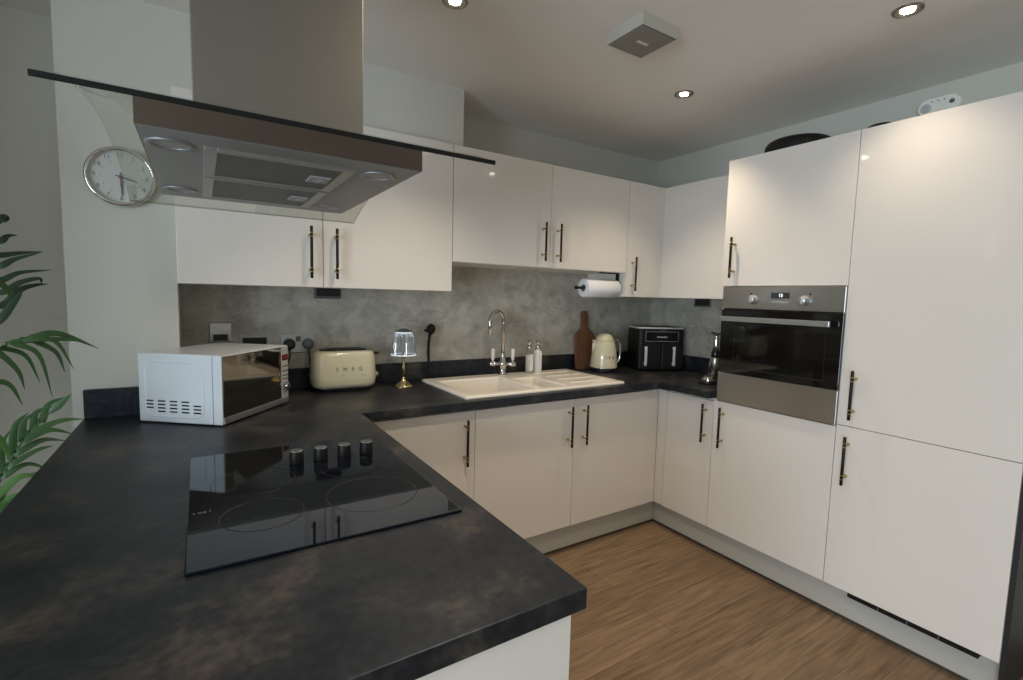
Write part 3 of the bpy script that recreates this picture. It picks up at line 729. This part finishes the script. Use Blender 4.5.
obj('led_ring', b, M['led'], t)
b = bmesh.new(); lathe(b, [(.043, .288), (.043, .293), (.026, .297), (.020, .303), (.012, .304)], (0, 0, 0), (0, 0, 1), 30); obj('shade_cap', b, M['grey'], t)

# ------------------------------------------------------------------ black long-stemmed utensil against the upstand
b = bmesh.new(); lx, ly = -1.838, -.020
tube(b, spline([(lx, ly-.012, ZW+.002), (lx+.001, ly-.010, ZW+.10), (lx+.001, ly-.006, ZW+.19), (lx+.010, ly-.004, ZW+.272)]), .0082, 10)
lathe(b, [(.005, -.016), (.017, -.002), (.025, .012), (.025, .026), (.018, .040), (.006, .048)], (lx+.010, ly-.014, ZW+.272), (.1, 0, 1), 20)
lathe(b, [(.003, 0), (.008, .008), (.007, .022), (.002, .026)], (lx-.006, ly-.016, ZW+.278), (-1, -.1, .35), 12)
solo('dish_brush', b, M['black_satin'], 'black long-stemmed brush with round head standing against upstand left of sink', 'brush', (lx, ly, ZW))

# ------------------------------------------------------------------ microwave
FLm = Vector((-2.862, -.630, ZW)); rz = math.atan2(.315, .256)
t = thing('microwave', 'silver-white microwave with mirrored door standing across the worktop corner', 'microwave', FLm, rz, local=True)
MW_, MD_, MH = .404, .322, .252
b = B(0, MW_, .036, MD_, .005, MH, .004); obj('casing', b, M['whiteplastic'], t)
b = B(0, MW_, 0, .034, .005, MH, .003); fr = obj('front_frame', b, M['whiteplastic'], t)
b = bmesh.new()
for x in (.03, MW_-.03):
    for y in (.04, MD_-.04): lathe(b, [(.012, 0), (.012, .0055)], (x, y, 0), (0, 0, 1), 14)
obj('feet', b, M['black'], t)
d = obj('door', B(.004, .350, -.004, -.0004, .031, MH-.004, .001), M['mirrorglass'], t)
obj('lower_strip', B(.004, MW_-.004, -.006, -.0004, .009, .029, .001), M['alu'], t)
cpn = obj('control_panel', B(.353, MW_-.003, -.004, -.0004, .031, MH-.004, .001), M['lightgrey'], t)
obj('display', B(.357, .398, -.0052, -.0038, .190, .215, .0004), M['redoff'], cpn)
obj('display_digits', place(text_bm('1', .016, .0003), (.379, -.0055, .2025), (1, 0, 0), (0, 0, 1)), M['redled'], cpn)
for z in (.166, .146, .126, .112): obj('button', B(.360, .396, -.0062, -.0038, z-.0025, z+.0025, .0005), M['printing'], cpn)
b = bmesh.new(); lathe(b, [(.018, 0), (.017, .014), (.013, .018)], (.378, -.004, .080), (0, -1, 0), 26); obj('knob', b, M['chrome'], cpn)
# embossed side panel and vents on the local -x side
b = bmesh.new(); y0, y1, z0, z1 = .066, MD_-.022, .022, MH-.024
def lp(off, x): return [(x, p[0], p[1]) for p in [(q[0], q[1]) for q in rrect(y1-y0-2*off, z1-z0-2*off, .035-off*.5, 0, (y0+y1)/2, (z0+z1)/2, 5)]]
loft(b, [lp(0, .0005), lp(.002, -.0028), lp(.006, -.0028), lp(.009, -.0004)], False, True, smooth=True)
sp_ = obj('side_panel', b, M['whiteplastic'], t)
b = bmesh.new()
rowsn = [(0, 4), (0, 4), (0, 4), (0, 4), (1, 4)]
for c in range(5):
    yc = .0945 + c*.046
    for r in range(rowsn[c][0], rowsn[c][1] - (1 if c == 0 else 0)):
        z = .044 + r*.0125; box(b, -.0011, .0, yc-.0145, yc+.0145, z-.0027, z+.0027, .0004)
obj('vent_slots', b, M['black_satin'], sp_)

# ------------------------------------------------------------------ sockets, switches, plugs
YS = YB-.006
def plate(name, label, cat, x0, x1, z0, z1, mat, y=YS):
    t = thing(name, label, cat, ((x0+x1)/2, y, (z0+z1)/2))
    obj('plate', B(x0, x1, y-.008, y, z0, z1, .003), M[mat], t); return t
t = plate('wall_switch', 'chrome cooker switch plate on splashback above the microwave', 'switch', -2.886, -2.800, 1.160, 1.249, 'steel')
obj('rocker', B(-2.872, -2.814, YS-.013, YS-.008, 1.168, 1.196, .002), M['black'], t)
t = plate('wall_socket', 'chrome socket plate mostly hidden behind the microwave', 'socket', -2.768, -2.640, 1.105, 1.192, 'steel')
obj('socket_face', B(-2.755, -2.653, YS-.011, YS-.008, 1.118, 1.178, .002), M['black'], t)
t = plate('wall_socket', 'double chrome socket behind the toaster with two plugs in it', 'socket', -2.587, -2.438, 1.099, 1.191, 'alu')
obj('rocker', B(-2.524, -2.502, YS-.012, YS-.008, 1.155, 1.180, .001), M['grey'], t)
def plug(label, x, z, mat, pts, dark):
    t = thing('plug', label, 'plug', (x, YS-.008, z))
    b = bmesh.new(); lathe(b, [(.025, 0), (.027, .006), (.026, .026), (.020, .034), (.010, .037)], (x, YS-.0081, z), (0, -1, 0), 24); obj('plug_body', b, M[mat], t)
    b = bmesh.new(); tube(b, spline([(x, YS-.03, z-.02)] + pts), .0045, 8); obj('cable', b, M[dark], t)
plug('black plug in double socket, nearer the microwave', -2.555, 1.143, 'black', [(-2.556, -.028, 1.09), (-2.575, -.035, 1.03), (-2.60, -.04, .95), (-2.61, -.06, ZW+.006)], 'black')
plug('grey plug in double socket, nearer the toaster', -2.468, 1.143, 'grey', [(-2.468, -.026, 1.09), (-2.462, -.020, 1.02), (-2.455, -.022, .95), (-2.42, -.018, ZW+.006)], 'fabricgreen')
t = plate('wall_socket', 'dark metal socket tucked under the wall cabinet behind the hood', 'socket', -2.437, -2.308, 1.368, 1.474, 'grey')
obj('socket_face', B(-2.425, -2.31, YS-.010, YS-.008, 1.380, 1.464, .001), M['black'], t)
t = thing('wall_socket', 'dark metal socket tucked under the right wall cabinet', 'socket', (-.006, -.53, 1.42))
obj('plate', B(-.014, -.006, -.515, -.385, 1.366, 1.460, .003), M['grey'], t); obj('socket_face', B(-.016, -.014, -.505, -.395, 1.376, 1.45, .001), M['black'], t)

# ------------------------------------------------------------------ paper towel roll and holder
ry, rz_ = -.282, 1.468
t = thing('towel_holder', 'black metal towel holder fixed under the sink wall cabinet', 'holder', (-.72, ry, 1.569))
b = bmesh.new(); tube(b, [(-.985, ry, rz_), (-.658, ry, rz_)], .008, 12); lathe(b, [(.011, 0), (.011, .012)], (-.997, ry, rz_), (1, 0, 0), 16)
obj('rod', b, M['black_satin'], t)
b = B(-.800, -.652, ry-.014, ry+.014, 1.5630, 1.5688, .001); box(b, -.6600, -.6520, ry-.012, ry+.012, rz_-.02, 1.5632, .001)
obj('bracket', b, M['black_satin'], t)
b = bmesh.new(); n = 48
x0_, x1_ = -.938, -.668
def ring(r, x): return [(x, ry+r*math.cos(2*PI*k/n), rz_+r*math.sin(2*PI*k/n)) for k in range(n)]
R0 = .056
loft(b, [ring(.021, x0_+.002), ring(R0-.003, x0_), ring(R0, x0_+.004), ring(R0, x1_-.005), ring(R0-.004, x1_), ring(.021, x1_-.002)], False, False)
loft(b, [ring(.021, x1_-.002), ring(.021, x0_+.002)], False, False)
t2 = thing('paper_towel', 'white kitchen paper roll on black holder under the wall cabinet', 'paper towel', (-.80, ry, rz_))
obj('roll', b, M['paper'], t2)
b = bmesh.new(); loft(b, [ring(.0205, x0_+.001), ring(.0205, x1_-.001)], False, False); loft(b, [ring(.0185, x1_-.001), ring(.0185, x0_+.001)], False, False)
obj('core', b, M['core'], t2)

# ------------------------------------------------------------------ wall clock
ck, cz, cy0 = -3.149, 1.797, -.28
t = thing('wall_clock', 'round chrome-rimmed wall clock with pale face on the white pier', 'clock', (ck, cy0, cz))
R = .102
b = bmesh.new(); lathe(b, [(R, 0), (R+.003, .012), (R+.002, .026), (R-.004, .031), (R-.010, .028), (R-.011, .014)], (ck, cy0, cz), (0, -1, 0), 56, True, False); obj('rim', b, M['chrome'], t)
b = bmesh.new(); lathe(b, [(R-.010, .0125), (R-.010, .0145)], (ck, cy0, cz), (0, -1, 0), 56); fc = obj('dial', b, M['clockface'], t)
b = bmesh.new()
for h in range(1, 13):
    a = 2*PI*h/12; tb = text_bm(str(h), .021, .0003); place(tb, (ck + .076*math.sin(a), cy0-.0150, cz + .076*math.cos(a)), (1, 0, 0), (0, 0, 1))
    me = bpy.data.meshes.new('tmp'); tb.to_mesh(me); tb.free(); b.from_mesh(me); bpy.data.meshes.remove(me)
for k in range(12):
    a = 2*PI*k/12; c = Vector((ck+.058*math.sin(a), cy0-.0147, cz+.058*math.cos(a))); lathe(b, [(.0018, 0), (.0018, .0006)], c, (0, -1, 0), 8)
obj('numerals', b, M['printing'], fc)
def hand(name, ang, L, w, y):
    b = bmesh.new(); d = Vector((math.sin(ang), 0, math.cos(ang))); s = Vector((d.z, 0, -d.x)); c = Vector((ck, y, cz))
    P = [c - d*.016 + s*w*.6, c - d*.016 - s*w*.6, c + d*L*.4 - s*w, c + d*L - s*w*.35, c + d*L + s*w*.35, c + d*L*.4 + s*w]
    loft(b, [P, [p + Vector((0, -.0012, 0)) for p in P]], smooth=False); obj(name, b, M['clockhand'], t)
hand('hour_hand', math.radians(105), .050, .0028, cy0-.0165); hand('minute_hand', math.radians(178), .068, .0032, cy0-.0185)
b = bmesh.new(); lathe(b, [(.006, .0146), (.006, .022)], (ck, cy0, cz), (0, -1, 0), 16); obj('hub', b, M['clockhand'], t)
b = bmesh.new(); lathe(b, [(R-.0095, .0255), (R-.0095, .0268)], (ck, cy0, cz), (0, -1, 0), 56); obj('cover_glass', b, M['pane'], t)

# ------------------------------------------------------------------ ceiling: downlights, extractor
def downlight(x, y, label, dim=1.0):
    t = thing('downlight', label, 'ceiling light', (x, y, CE), 0, 'recessed ceiling downlights', local=True)
    b = bmesh.new(); lathe(b, [(.046, 0), (.046, .003), (.041, .006), (.036, .006), (.030, .001), (.020, .0006)], (0, 0, 0), (0, 0, -1), 36, True, False); obj('trim_ring', b, M['trimring'], t)
    b = bmesh.new(); lathe(b, [(.0205, .0004), (.020, .0040), (.014, .0062), (.002, .0066)], (0, 0, 0), (0, 0, -1), 28); obj('lamp', b, M['lamp_on'], t)
    l = bpy.data.lights.new('downlight_beam', 'SPOT'); l.energy = SPOT*dim; l.spot_size = math.radians(104); l.spot_blend = 1; l.color = (1, .84, .64); l.shadow_soft_size = .03
    lo = bpy.data.objects.new('downlight_beam', l); COL.objects.link(lo); lo.location = (x, y, CE-.02)
SPOT = 46
downlight(-2.135, -.936, 'lit downlight nearest the chimney, above the sink side worktop')
downlight(-.852, -.891, 'lit downlight nearest the corner, in front of the wall cabinets')
downlight(-.811, -1.797, 'lit downlight above the fridge tower, at right of the ceiling', .5)
t = thing('ceiling_vent', 'square white extractor fan with slatted grille on the ceiling', 'vent', (-1.455, -1.175, CE))
vx0, vx1, vy0, vy1, vz = -1.552, -1.366, -1.27, -1.086, 2.390
b = bmesh.new()
loft(b, [[(vx0-.003, vy0-.003, CE), (vx1+.003, vy0-.003, CE), (vx1+.003, vy1+.003, CE), (vx0-.003, vy1+.003, CE)], [(vx0, vy0, vz), (vx1, vy0, vz), (vx1, vy1, vz), (vx0, vy1, vz)]], smooth=False)
bd = obj('housing', b, M['ventplastic'], t)
b = bmesh.new(); nsl = 22
for k in range(nsl):
    y = vy0+.006 + (vy1-vy0-.012)*(k+.5)/nsl; box(b, vx0+.006, vx1-.006, y-.0018, y+.0018, vz-.004, vz-.0002)
obj('grille', b, M['ventgrille'], t)
obj('grille_backing', B(vx0+.004, vx1-.004, vy0+.004, vy1-.004, vz-.0012, vz-.0001), M['grey'], t)
obj('badge', B(-1.485, -1.430, -1.187, -1.174, vz-.0056, vz-.0038, .0005), M['offwhite'], t)
b = B(vx1-.001, vx1+.0025, -1.250, -1.225, 2.393, 2.403); box(b, vx1-.001, vx1+.0025, -1.175, -1.165, 2.400, 2.410); obj('side_slot', b, M['black'], t)

# alarm on right wall above tower
ay, az = -1.655, 2.330
t = thing('carbon_monoxide_alarm', 'white oval alarm on the right wall above the fridge tower', 'alarm', (XR, ay, az))
def stad(w, h, x): return [(x, ay+p[0], az+p[1]) for p in rrect(w, h, h/2-.001, 0, 0, 0, 10)]
b = bmesh.new(); loft(b, [stad(.160, .082, -.0002), stad(.163, .085, -.006), stad(.158, .080, -.028), stad(.146, .068, -.034)], True, True); hs = obj('housing', b, M['alarmwhite'], t)
b = bmesh.new(); lathe(b, [(.020, 0), (.019, .003), (.016, .0038)], (-.0341, ay+.045, az-.004), (-1, 0, 0), 24); obj('test_button', b, M['lightgrey'], t)
b = bmesh.new(); lathe(b, [(.010, 0), (.009, .002)], (-.0341, ay-.05, az+.004), (-1, 0, 0), 18); obj('sensor', b, M['grey'], t)
b = bmesh.new()
for k in range(3): lathe(b, [(.003, 0), (.003, .001)], (-.0341, ay+.022-.022*k, az+.020), (-1, 0, 0), 10)
obj('indicator', b, M['grey'], t)

# dark trays lying on top of the towers
t = thing('frying_pan', 'black pan lying upside down on top of the oven tower', 'pan', (-.385, -1.225, ZT), local=True)
b = bmesh.new(); lathe(b, [(.152, .0), (.154, .006), (.150, .044), (.140, .062), (.124, .070), (.001, .071)], (0, 0, 0), (0, 0, 1), 44); obj('pan_body', b, M['black_satin'], t)
b = bmesh.new(); tube(b, [(.0, .156, .012), (.02, .20, .014), (.03, .235, .016)], [.010, .011, .009], 10); obj('handle', b, M['black_satin'], t)
b = bmesh.new(); lathe(b, [(.070, 0), (.071, .006), (.052, .042), (.044, .046), (.001, .046)], (-.40, -1.585, ZT), (0, 0, 1), 36)
solo('small_bowl', b, M['black_satin'], 'small black bowl on top of fridge tower, left of the oval alarm', 'bowl', (-.40, -1.585, ZT))

# ------------------------------------------------------------------ palm in the left corner
t = thing('potted_palm', 'green potted palm with long arching fronds left of the peninsula', 'plant', (-3.80, -.82, 0))
pc = Vector((-3.80, -.82, 0))
b = bmesh.new(); lathe(b, [(.12, 0), (.13, .01), (.165, .30), (.172, .305), (.172, .325), (.158, .325), (.155, .28)], pc, (0, 0, 1), 36, True, False); obj('pot', b, M['pot'], t)
b = bmesh.new(); lathe(b, [(.156, .27), (.15, .29), (.001, .292)], pc, (0, 0, 1), 36); obj('soil', b, M['soil'], t)
def leaflet(bm, p, d, L, w, droop):
    d = d.normalized(); up = Vector((0, 0, 1)); s = d.cross(Vector((0, -1, .25)))
    s = s.normalized() if s.length > .05 else Vector((0, 0, 1))
    n = 6; prev = None; pos = p.copy(); dd = d.copy()
    for k in range(n+1):
        u = k/n; ww = w*(math.sin(PI*min(1, .12+u*.88))**.7) if k < n else .0006
        a, c, m_ = bm.verts.new(pos + s*ww), bm.verts.new(pos - s*ww), bm.verts.new(pos + Vector((0, -.0035*ww/w, 0)))
        if prev:
            f = bm.faces.new((prev[0], prev[2], m_, a)); f.smooth = True; f = bm.faces.new((prev[2], prev[1], c, m_)); f.smooth = True
        prev = (a, c, m_); dd = (dd + Vector((0, 0, -droop/n))).normalized(); pos = pos + dd*(L/n)
        s = (s - dd*s.dot(dd)).normalized()
def frond(ctrl, nl, L, droop, mat, t0=.3, w=.0095, spread=1.0, sides=(-1, 1)):
    pts = spline(ctrl, 10); bm = bmesh.new(); n = len(pts)
    tube(bm, pts, [.006*(1-.75*i/(n-1)) for i in range(n)], 8, mi=1)
    for k in range(nl):
        u = t0 + (1-t0)*k/(nl-1); i = min(n-2, int(u*(n-1))); fr_ = u*(n-1)-i
        p = pts[i].lerp(pts[i+1], fr_); tg = (pts[i+1]-pts[i]).normalized()
        sv = tg.cross(Vector((.15, -1, .1))).normalized()
        ll = L*(.55+.45*math.sin(PI*min(1, .15+.75*(u-t0)/(1-t0))))*random.uniform(.88, 1.1)
        for sd in sides:
            d = tg*(.75+.5*(u-t0)) + sv*(sd*spread*(1-.55*(u-t0)/(1-t0))) + Vector((0, random.uniform(-.35, .1), random.uniform(-.08, .08)))
            leaflet(bm, p, d, ll, w*random.uniform(.85, 1.15), droop*random.uniform(.7, 1.2))
    leaflet(bm, pts[-1], (pts[-1]-pts[-2]), L*.7, w*.8, droop)
    o = obj('frond', bm, [M[mat], M['stem']], t)
    return o
top = Vector((-3.80, -.82, .30))
LEAVES = [
    ('a', [(-3.375, -.700, 1.517), (-3.363, -.688, 1.533), (-3.345, -.676, 1.538)]),
    ('a', [(-3.382, -.680, 1.480), (-3.344, -.668, 1.489), (-3.299, -.656, 1.497)]),
    ('a', [(-3.374, -.720, 1.449), (-3.346, -.708, 1.470), (-3.291, -.696, 1.494)]),
    ('a', [(-3.383, -.690, 1.411), (-3.344, -.678, 1.434), (-3.278, -.666, 1.445)]),
    ('a', [(-3.379, -.710, 1.377), (-3.341, -.698, 1.406), (-3.304, -.686, 1.419), (-3.302, -.674, 1.405)]),
    ('a', [(-3.388, -.680, 1.339), (-3.349, -.668, 1.385), (-3.319, -.656, 1.400), (-3.293, -.644, 1.404)]),
    ('a', [(-3.390, -.720, 1.296), (-3.351, -.708, 1.357), (-3.334, -.696, 1.395)]),
    ('a', [(-3.393, -.700, 1.556), (-3.369, -.688, 1.584), (-3.365, -.676, 1.580), (-3.374, -.664, 1.570)]),
    ('m', [(-3.389, -.700, 1.225), (-3.330, -.688, 1.255), (-3.268, -.676, 1.259), (-3.183, -.664, 1.212)]),
    ('m', [(-3.364, -.720, 1.240), (-3.294, -.708, 1.247), (-3.232, -.696, 1.242), (-3.205, -.684, 1.228)]),
    ('m', [(-3.331, -.730, 1.250), (-3.272, -.718, 1.242), (-3.236, -.706, 1.157)]),
    ('m', [(-3.321, -.680, 1.240), (-3.280, -.668, 1.204), (-3.265, -.656, 1.142)]),
    ('m', [(-3.349, -.740, 1.238), (-3.305, -.728, 1.204), (-3.284, -.716, 1.079)]),
    ('m', [(-3.389, -.680, 1.223), (-3.345, -.668, 1.196), (-3.321, -.656, 1.115)]),
    ('m', [(-3.391, -.730, 1.222), (-3.353, -.718, 1.163), (-3.343, -.706, 1.104)]),
    ('r', [(-3.406, -.700, 0.851), (-3.373, -.700, 0.925), (-3.339, -.700, 0.979), (-3.294, -.700, 1.032), (-3.246, -.700, 1.083)]),
    ('m', [(-3.331, -.720, 0.983), (-3.272, -.708, 1.007), (-3.218, -.696, 1.004)]),
    ('m', [(-3.344, -.730, 0.965), (-3.293, -.718, 0.985), (-3.243, -.706, 0.963)]),
    ('m', [(-3.363, -.720, 0.929), (-3.312, -.708, 0.955), (-3.264, -.696, 0.944)]),
    ('m', [(-3.377, -.730, 0.899), (-3.322, -.718, 0.930), (-3.290, -.706, 0.935)]),
    ('m', [(-3.393, -.720, 0.867), (-3.347, -.708, 0.890), (-3.300, -.696, 0.860)]),
    ('m', [(-3.318, -.670, 1.006), (-3.304, -.658, 1.050), (-3.260, -.646, 1.068)]),
    ('m', [(-3.339, -.670, 0.979), (-3.333, -.658, 1.027), (-3.295, -.646, 1.041)]),
    ('m', [(-3.360, -.680, 0.954), (-3.357, -.668, 1.007), (-3.327, -.656, 1.031)]),
    ('m', [(-3.386, -.670, 0.908), (-3.379, -.658, 0.993), (-3.351, -.646, 1.028)]),
    ('m', [(-3.406, -.680, 0.859), (-3.406, -.668, 0.943), (-3.385, -.656, 0.988)]),
    ('b', [(-3.404, -.760, 0.801), (-3.375, -.748, 0.854), (-3.315, -.736, 0.873)]),
    ('b', [(-3.390, -.770, 0.837), (-3.347, -.758, 0.871), (-3.302, -.746, 0.853)]),
    ('b', [(-3.401, -.780, 0.766), (-3.377, -.768, 0.812), (-3.334, -.756, 0.831)]),
    ('b', [(-3.403, -.800, 0.802), (-3.377, -.788, 0.806), (-3.356, -.776, 0.790)]),
    ('b', [(-3.381, -.820, 1.153), (-3.348, -.808, 1.135), (-3.329, -.796, 1.077)]),
    ('b', [(-3.374, -.800, 1.410), (-3.350, -.788, 1.392), (-3.343, -.776, 1.359)]),
    ('b', [(-3.397, -.790, 0.989), (-3.373, -.778, 0.961), (-3.366, -.766, 0.908)]),
]

def leaf_path(bm, pts, w):
    pts = spline(pts, 6); n = len(pts); prev = None; s0 = None
    for i, p in enumerate(pts):
        tg = (pts[min(i+1, n-1)] - pts[max(i-1, 0)]).normalized(); s = tg.cross(Vector((.25, -1, .45))).normalized()
        u = i/(n-1); ww = w*(min(1, .35+2.2*u) * (1-u**2.2)) + .0004
        a, c, m_ = bm.verts.new(p + s*ww), bm.verts.new(p - s*ww), bm.verts.new(p + Vector((0, -.25*ww, .1*ww)))
        if prev:
            f = bm.faces.new((prev[0], prev[2], m_, a)); f.smooth = True; f = bm.faces.new((prev[2], prev[1], c, m_)); f.smooth = True
        prev = (a, c, m_)
def hand_frond(rachis, leaves, mat, w, r0=.006):
    pts = spline(rachis, 8); bm = bmesh.new(); n = len(pts)
    tube(bm, pts, [r0*(1-.7*i/(n-1)) for i in range(n)], 8, mi=1)
    for lf in leaves:
        p0 = Vector(lf[0]); near = min(pts, key=lambda q: (q-p0).length + (.3 if q.z > p0.z + .03 else 0))
        path = ([near] if (near-p0).length > .012 else []) + [Vector(q) for q in lf]
        leaf_path(bm, path, w*random.uniform(.85, 1.15))
    return obj('frond', bm, [M[mat], M['stem']], t)
A_ = [p for k, p in LEAVES if k == 'a']; R_ = [p for k, p in LEAVES if k == 'r'][0]
Mm = [p for k, p in LEAVES if k == 'm']; B_ = [p for k, p in LEAVES if k == 'b']
hand_frond([top, (-3.70, -.80, .80), (-3.50, -.72, 1.18), (-3.425, -.70, 1.40), (-3.40, -.69, 1.56)], A_, 'leafshade', .0105)
hand_frond([top, (-3.74, -.82, .75), (-3.58, -.78, 1.05), (-3.44, -.73, 1.19)] + Mm[0][:2], [Mm[0][1:]] + Mm[1:7], 'leaf', .0095)
hand_frond([top, (-3.70, -.80, .45), (-3.54, -.74, .64), (-3.44, -.71, .79)] + R_[:4], [R_[3:]] + Mm[7:], 'leaf', .0100)
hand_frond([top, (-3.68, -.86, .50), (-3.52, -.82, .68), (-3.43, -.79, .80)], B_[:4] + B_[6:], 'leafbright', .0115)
hand_frond([top, (-3.66, -.90, .75), (-3.50, -.84, 1.02), (-3.43, -.82, 1.20), (-3.41, -.81, 1.38)], B_[4:6], 'leaf', .010)
frond([top, (-3.90, -.84, .95), (-3.98, -.82, 1.40), (-3.95, -.80, 1.66), (-3.86, -.78, 1.78)], 17, .20, .9, 'leaf', .35, .010, .9)
frond([top, (-3.95, -.84, .90), (-4.08, -.92, 1.25), (-4.18, -1.05, 1.32), (-4.26, -1.15, 1.22)], 17, .17, 1.0, 'leaf', .3, .009, .9)
frond([top, (-3.78, -1.00, .90), (-3.82, -1.25, 1.25), (-3.87, -1.45, 1.36), (-3.92, -1.6, 1.28)], 15, .17, 1.0, 'leaf', .3, .009, .9)

# ------------------------------------------------------------------ light
def area(name, loc, rot, sx, sy, e, col):
    l = bpy.data.lights.new(name, 'AREA'); l.shape = 'RECTANGLE'; l.size = sx; l.size_y = sy; l.energy = e; l.color = col
    o = bpy.data.objects.new(name, l); COL.objects.link(o); o.location = loc; o.rotation_euler = rot; return o
area('daylight_through_window', (XL-.25, (WY0+WY1)/2, (WZ0+WZ1)/2), (0, math.radians(-90), 0), WZ1-WZ0, WY1-WY0, 290, (.74, .87, 1))
for x, y, e in ((-2.13, -1.82, 42), (-3.5, -3.1, 22), (-1.6, -3.4, 22), (-3.5, -4.6, 22), (-1.6, -4.6, 22)):   # unseen warm fill spots added under the ceiling, without fittings
    l = bpy.data.lights.new('added_fill_spot', 'SPOT'); l.energy = e; l.spot_size = math.radians(150); l.spot_blend = 1; l.color = (1, .85, .66); l.shadow_soft_size = .05
    lo = bpy.data.objects.new('added_fill_spot', l); COL.objects.link(lo); lo.location = (x, y, CE-.03)
wd = bpy.data.worlds.new('outside'); SC.world = wd; wd.use_nodes = True
bg = wd.node_tree.nodes['Background']; bg.inputs[0].default_value = (.55, .72, 1, 1); bg.inputs[1].default_value = .8

# ------------------------------------------------------------------ camera
yaw, pitch, roll = [math.radians(v) for v in (32.4626, 5.0509, 1.4979)]
f = Vector((math.sin(yaw)*math.cos(pitch), math.cos(yaw)*math.cos(pitch), -math.sin(pitch)))
r = f.cross(Vector((0, 0, 1))).normalized(); u = r.cross(f)
rr = r*math.cos(roll) + u*math.sin(roll); uu = -r*math.sin(roll) + u*math.cos(roll)
cam = bpy.data.cameras.new('camera'); cam.sensor_width = 36; cam.sensor_fit = 'HORIZONTAL'; cam.lens = 490.178/1023*36; cam.clip_start = .02
co = bpy.data.objects.new('camera', cam); COL.objects.link(co)
mt = Matrix((rr, uu, -f)).transposed().to_4x4(); mt.translation = Vector((-2.91813, -2.59506, 1.40241)); co.matrix_world = mt
SC.camera = co
SC.view_settings.view_transform = 'Standard'; SC.view_settings.look = 'None'; SC.view_settings.gamma = 1
SC.view_settings.use_curve_mapping = False; SC.view_settings.exposure = -.36
SC.cycles.use_denoising = True; SC.cycles.max_bounces = 10; SC.cycles.transparent_max_bounces = 16; SC.cycles.sample_clamp_indirect = 6
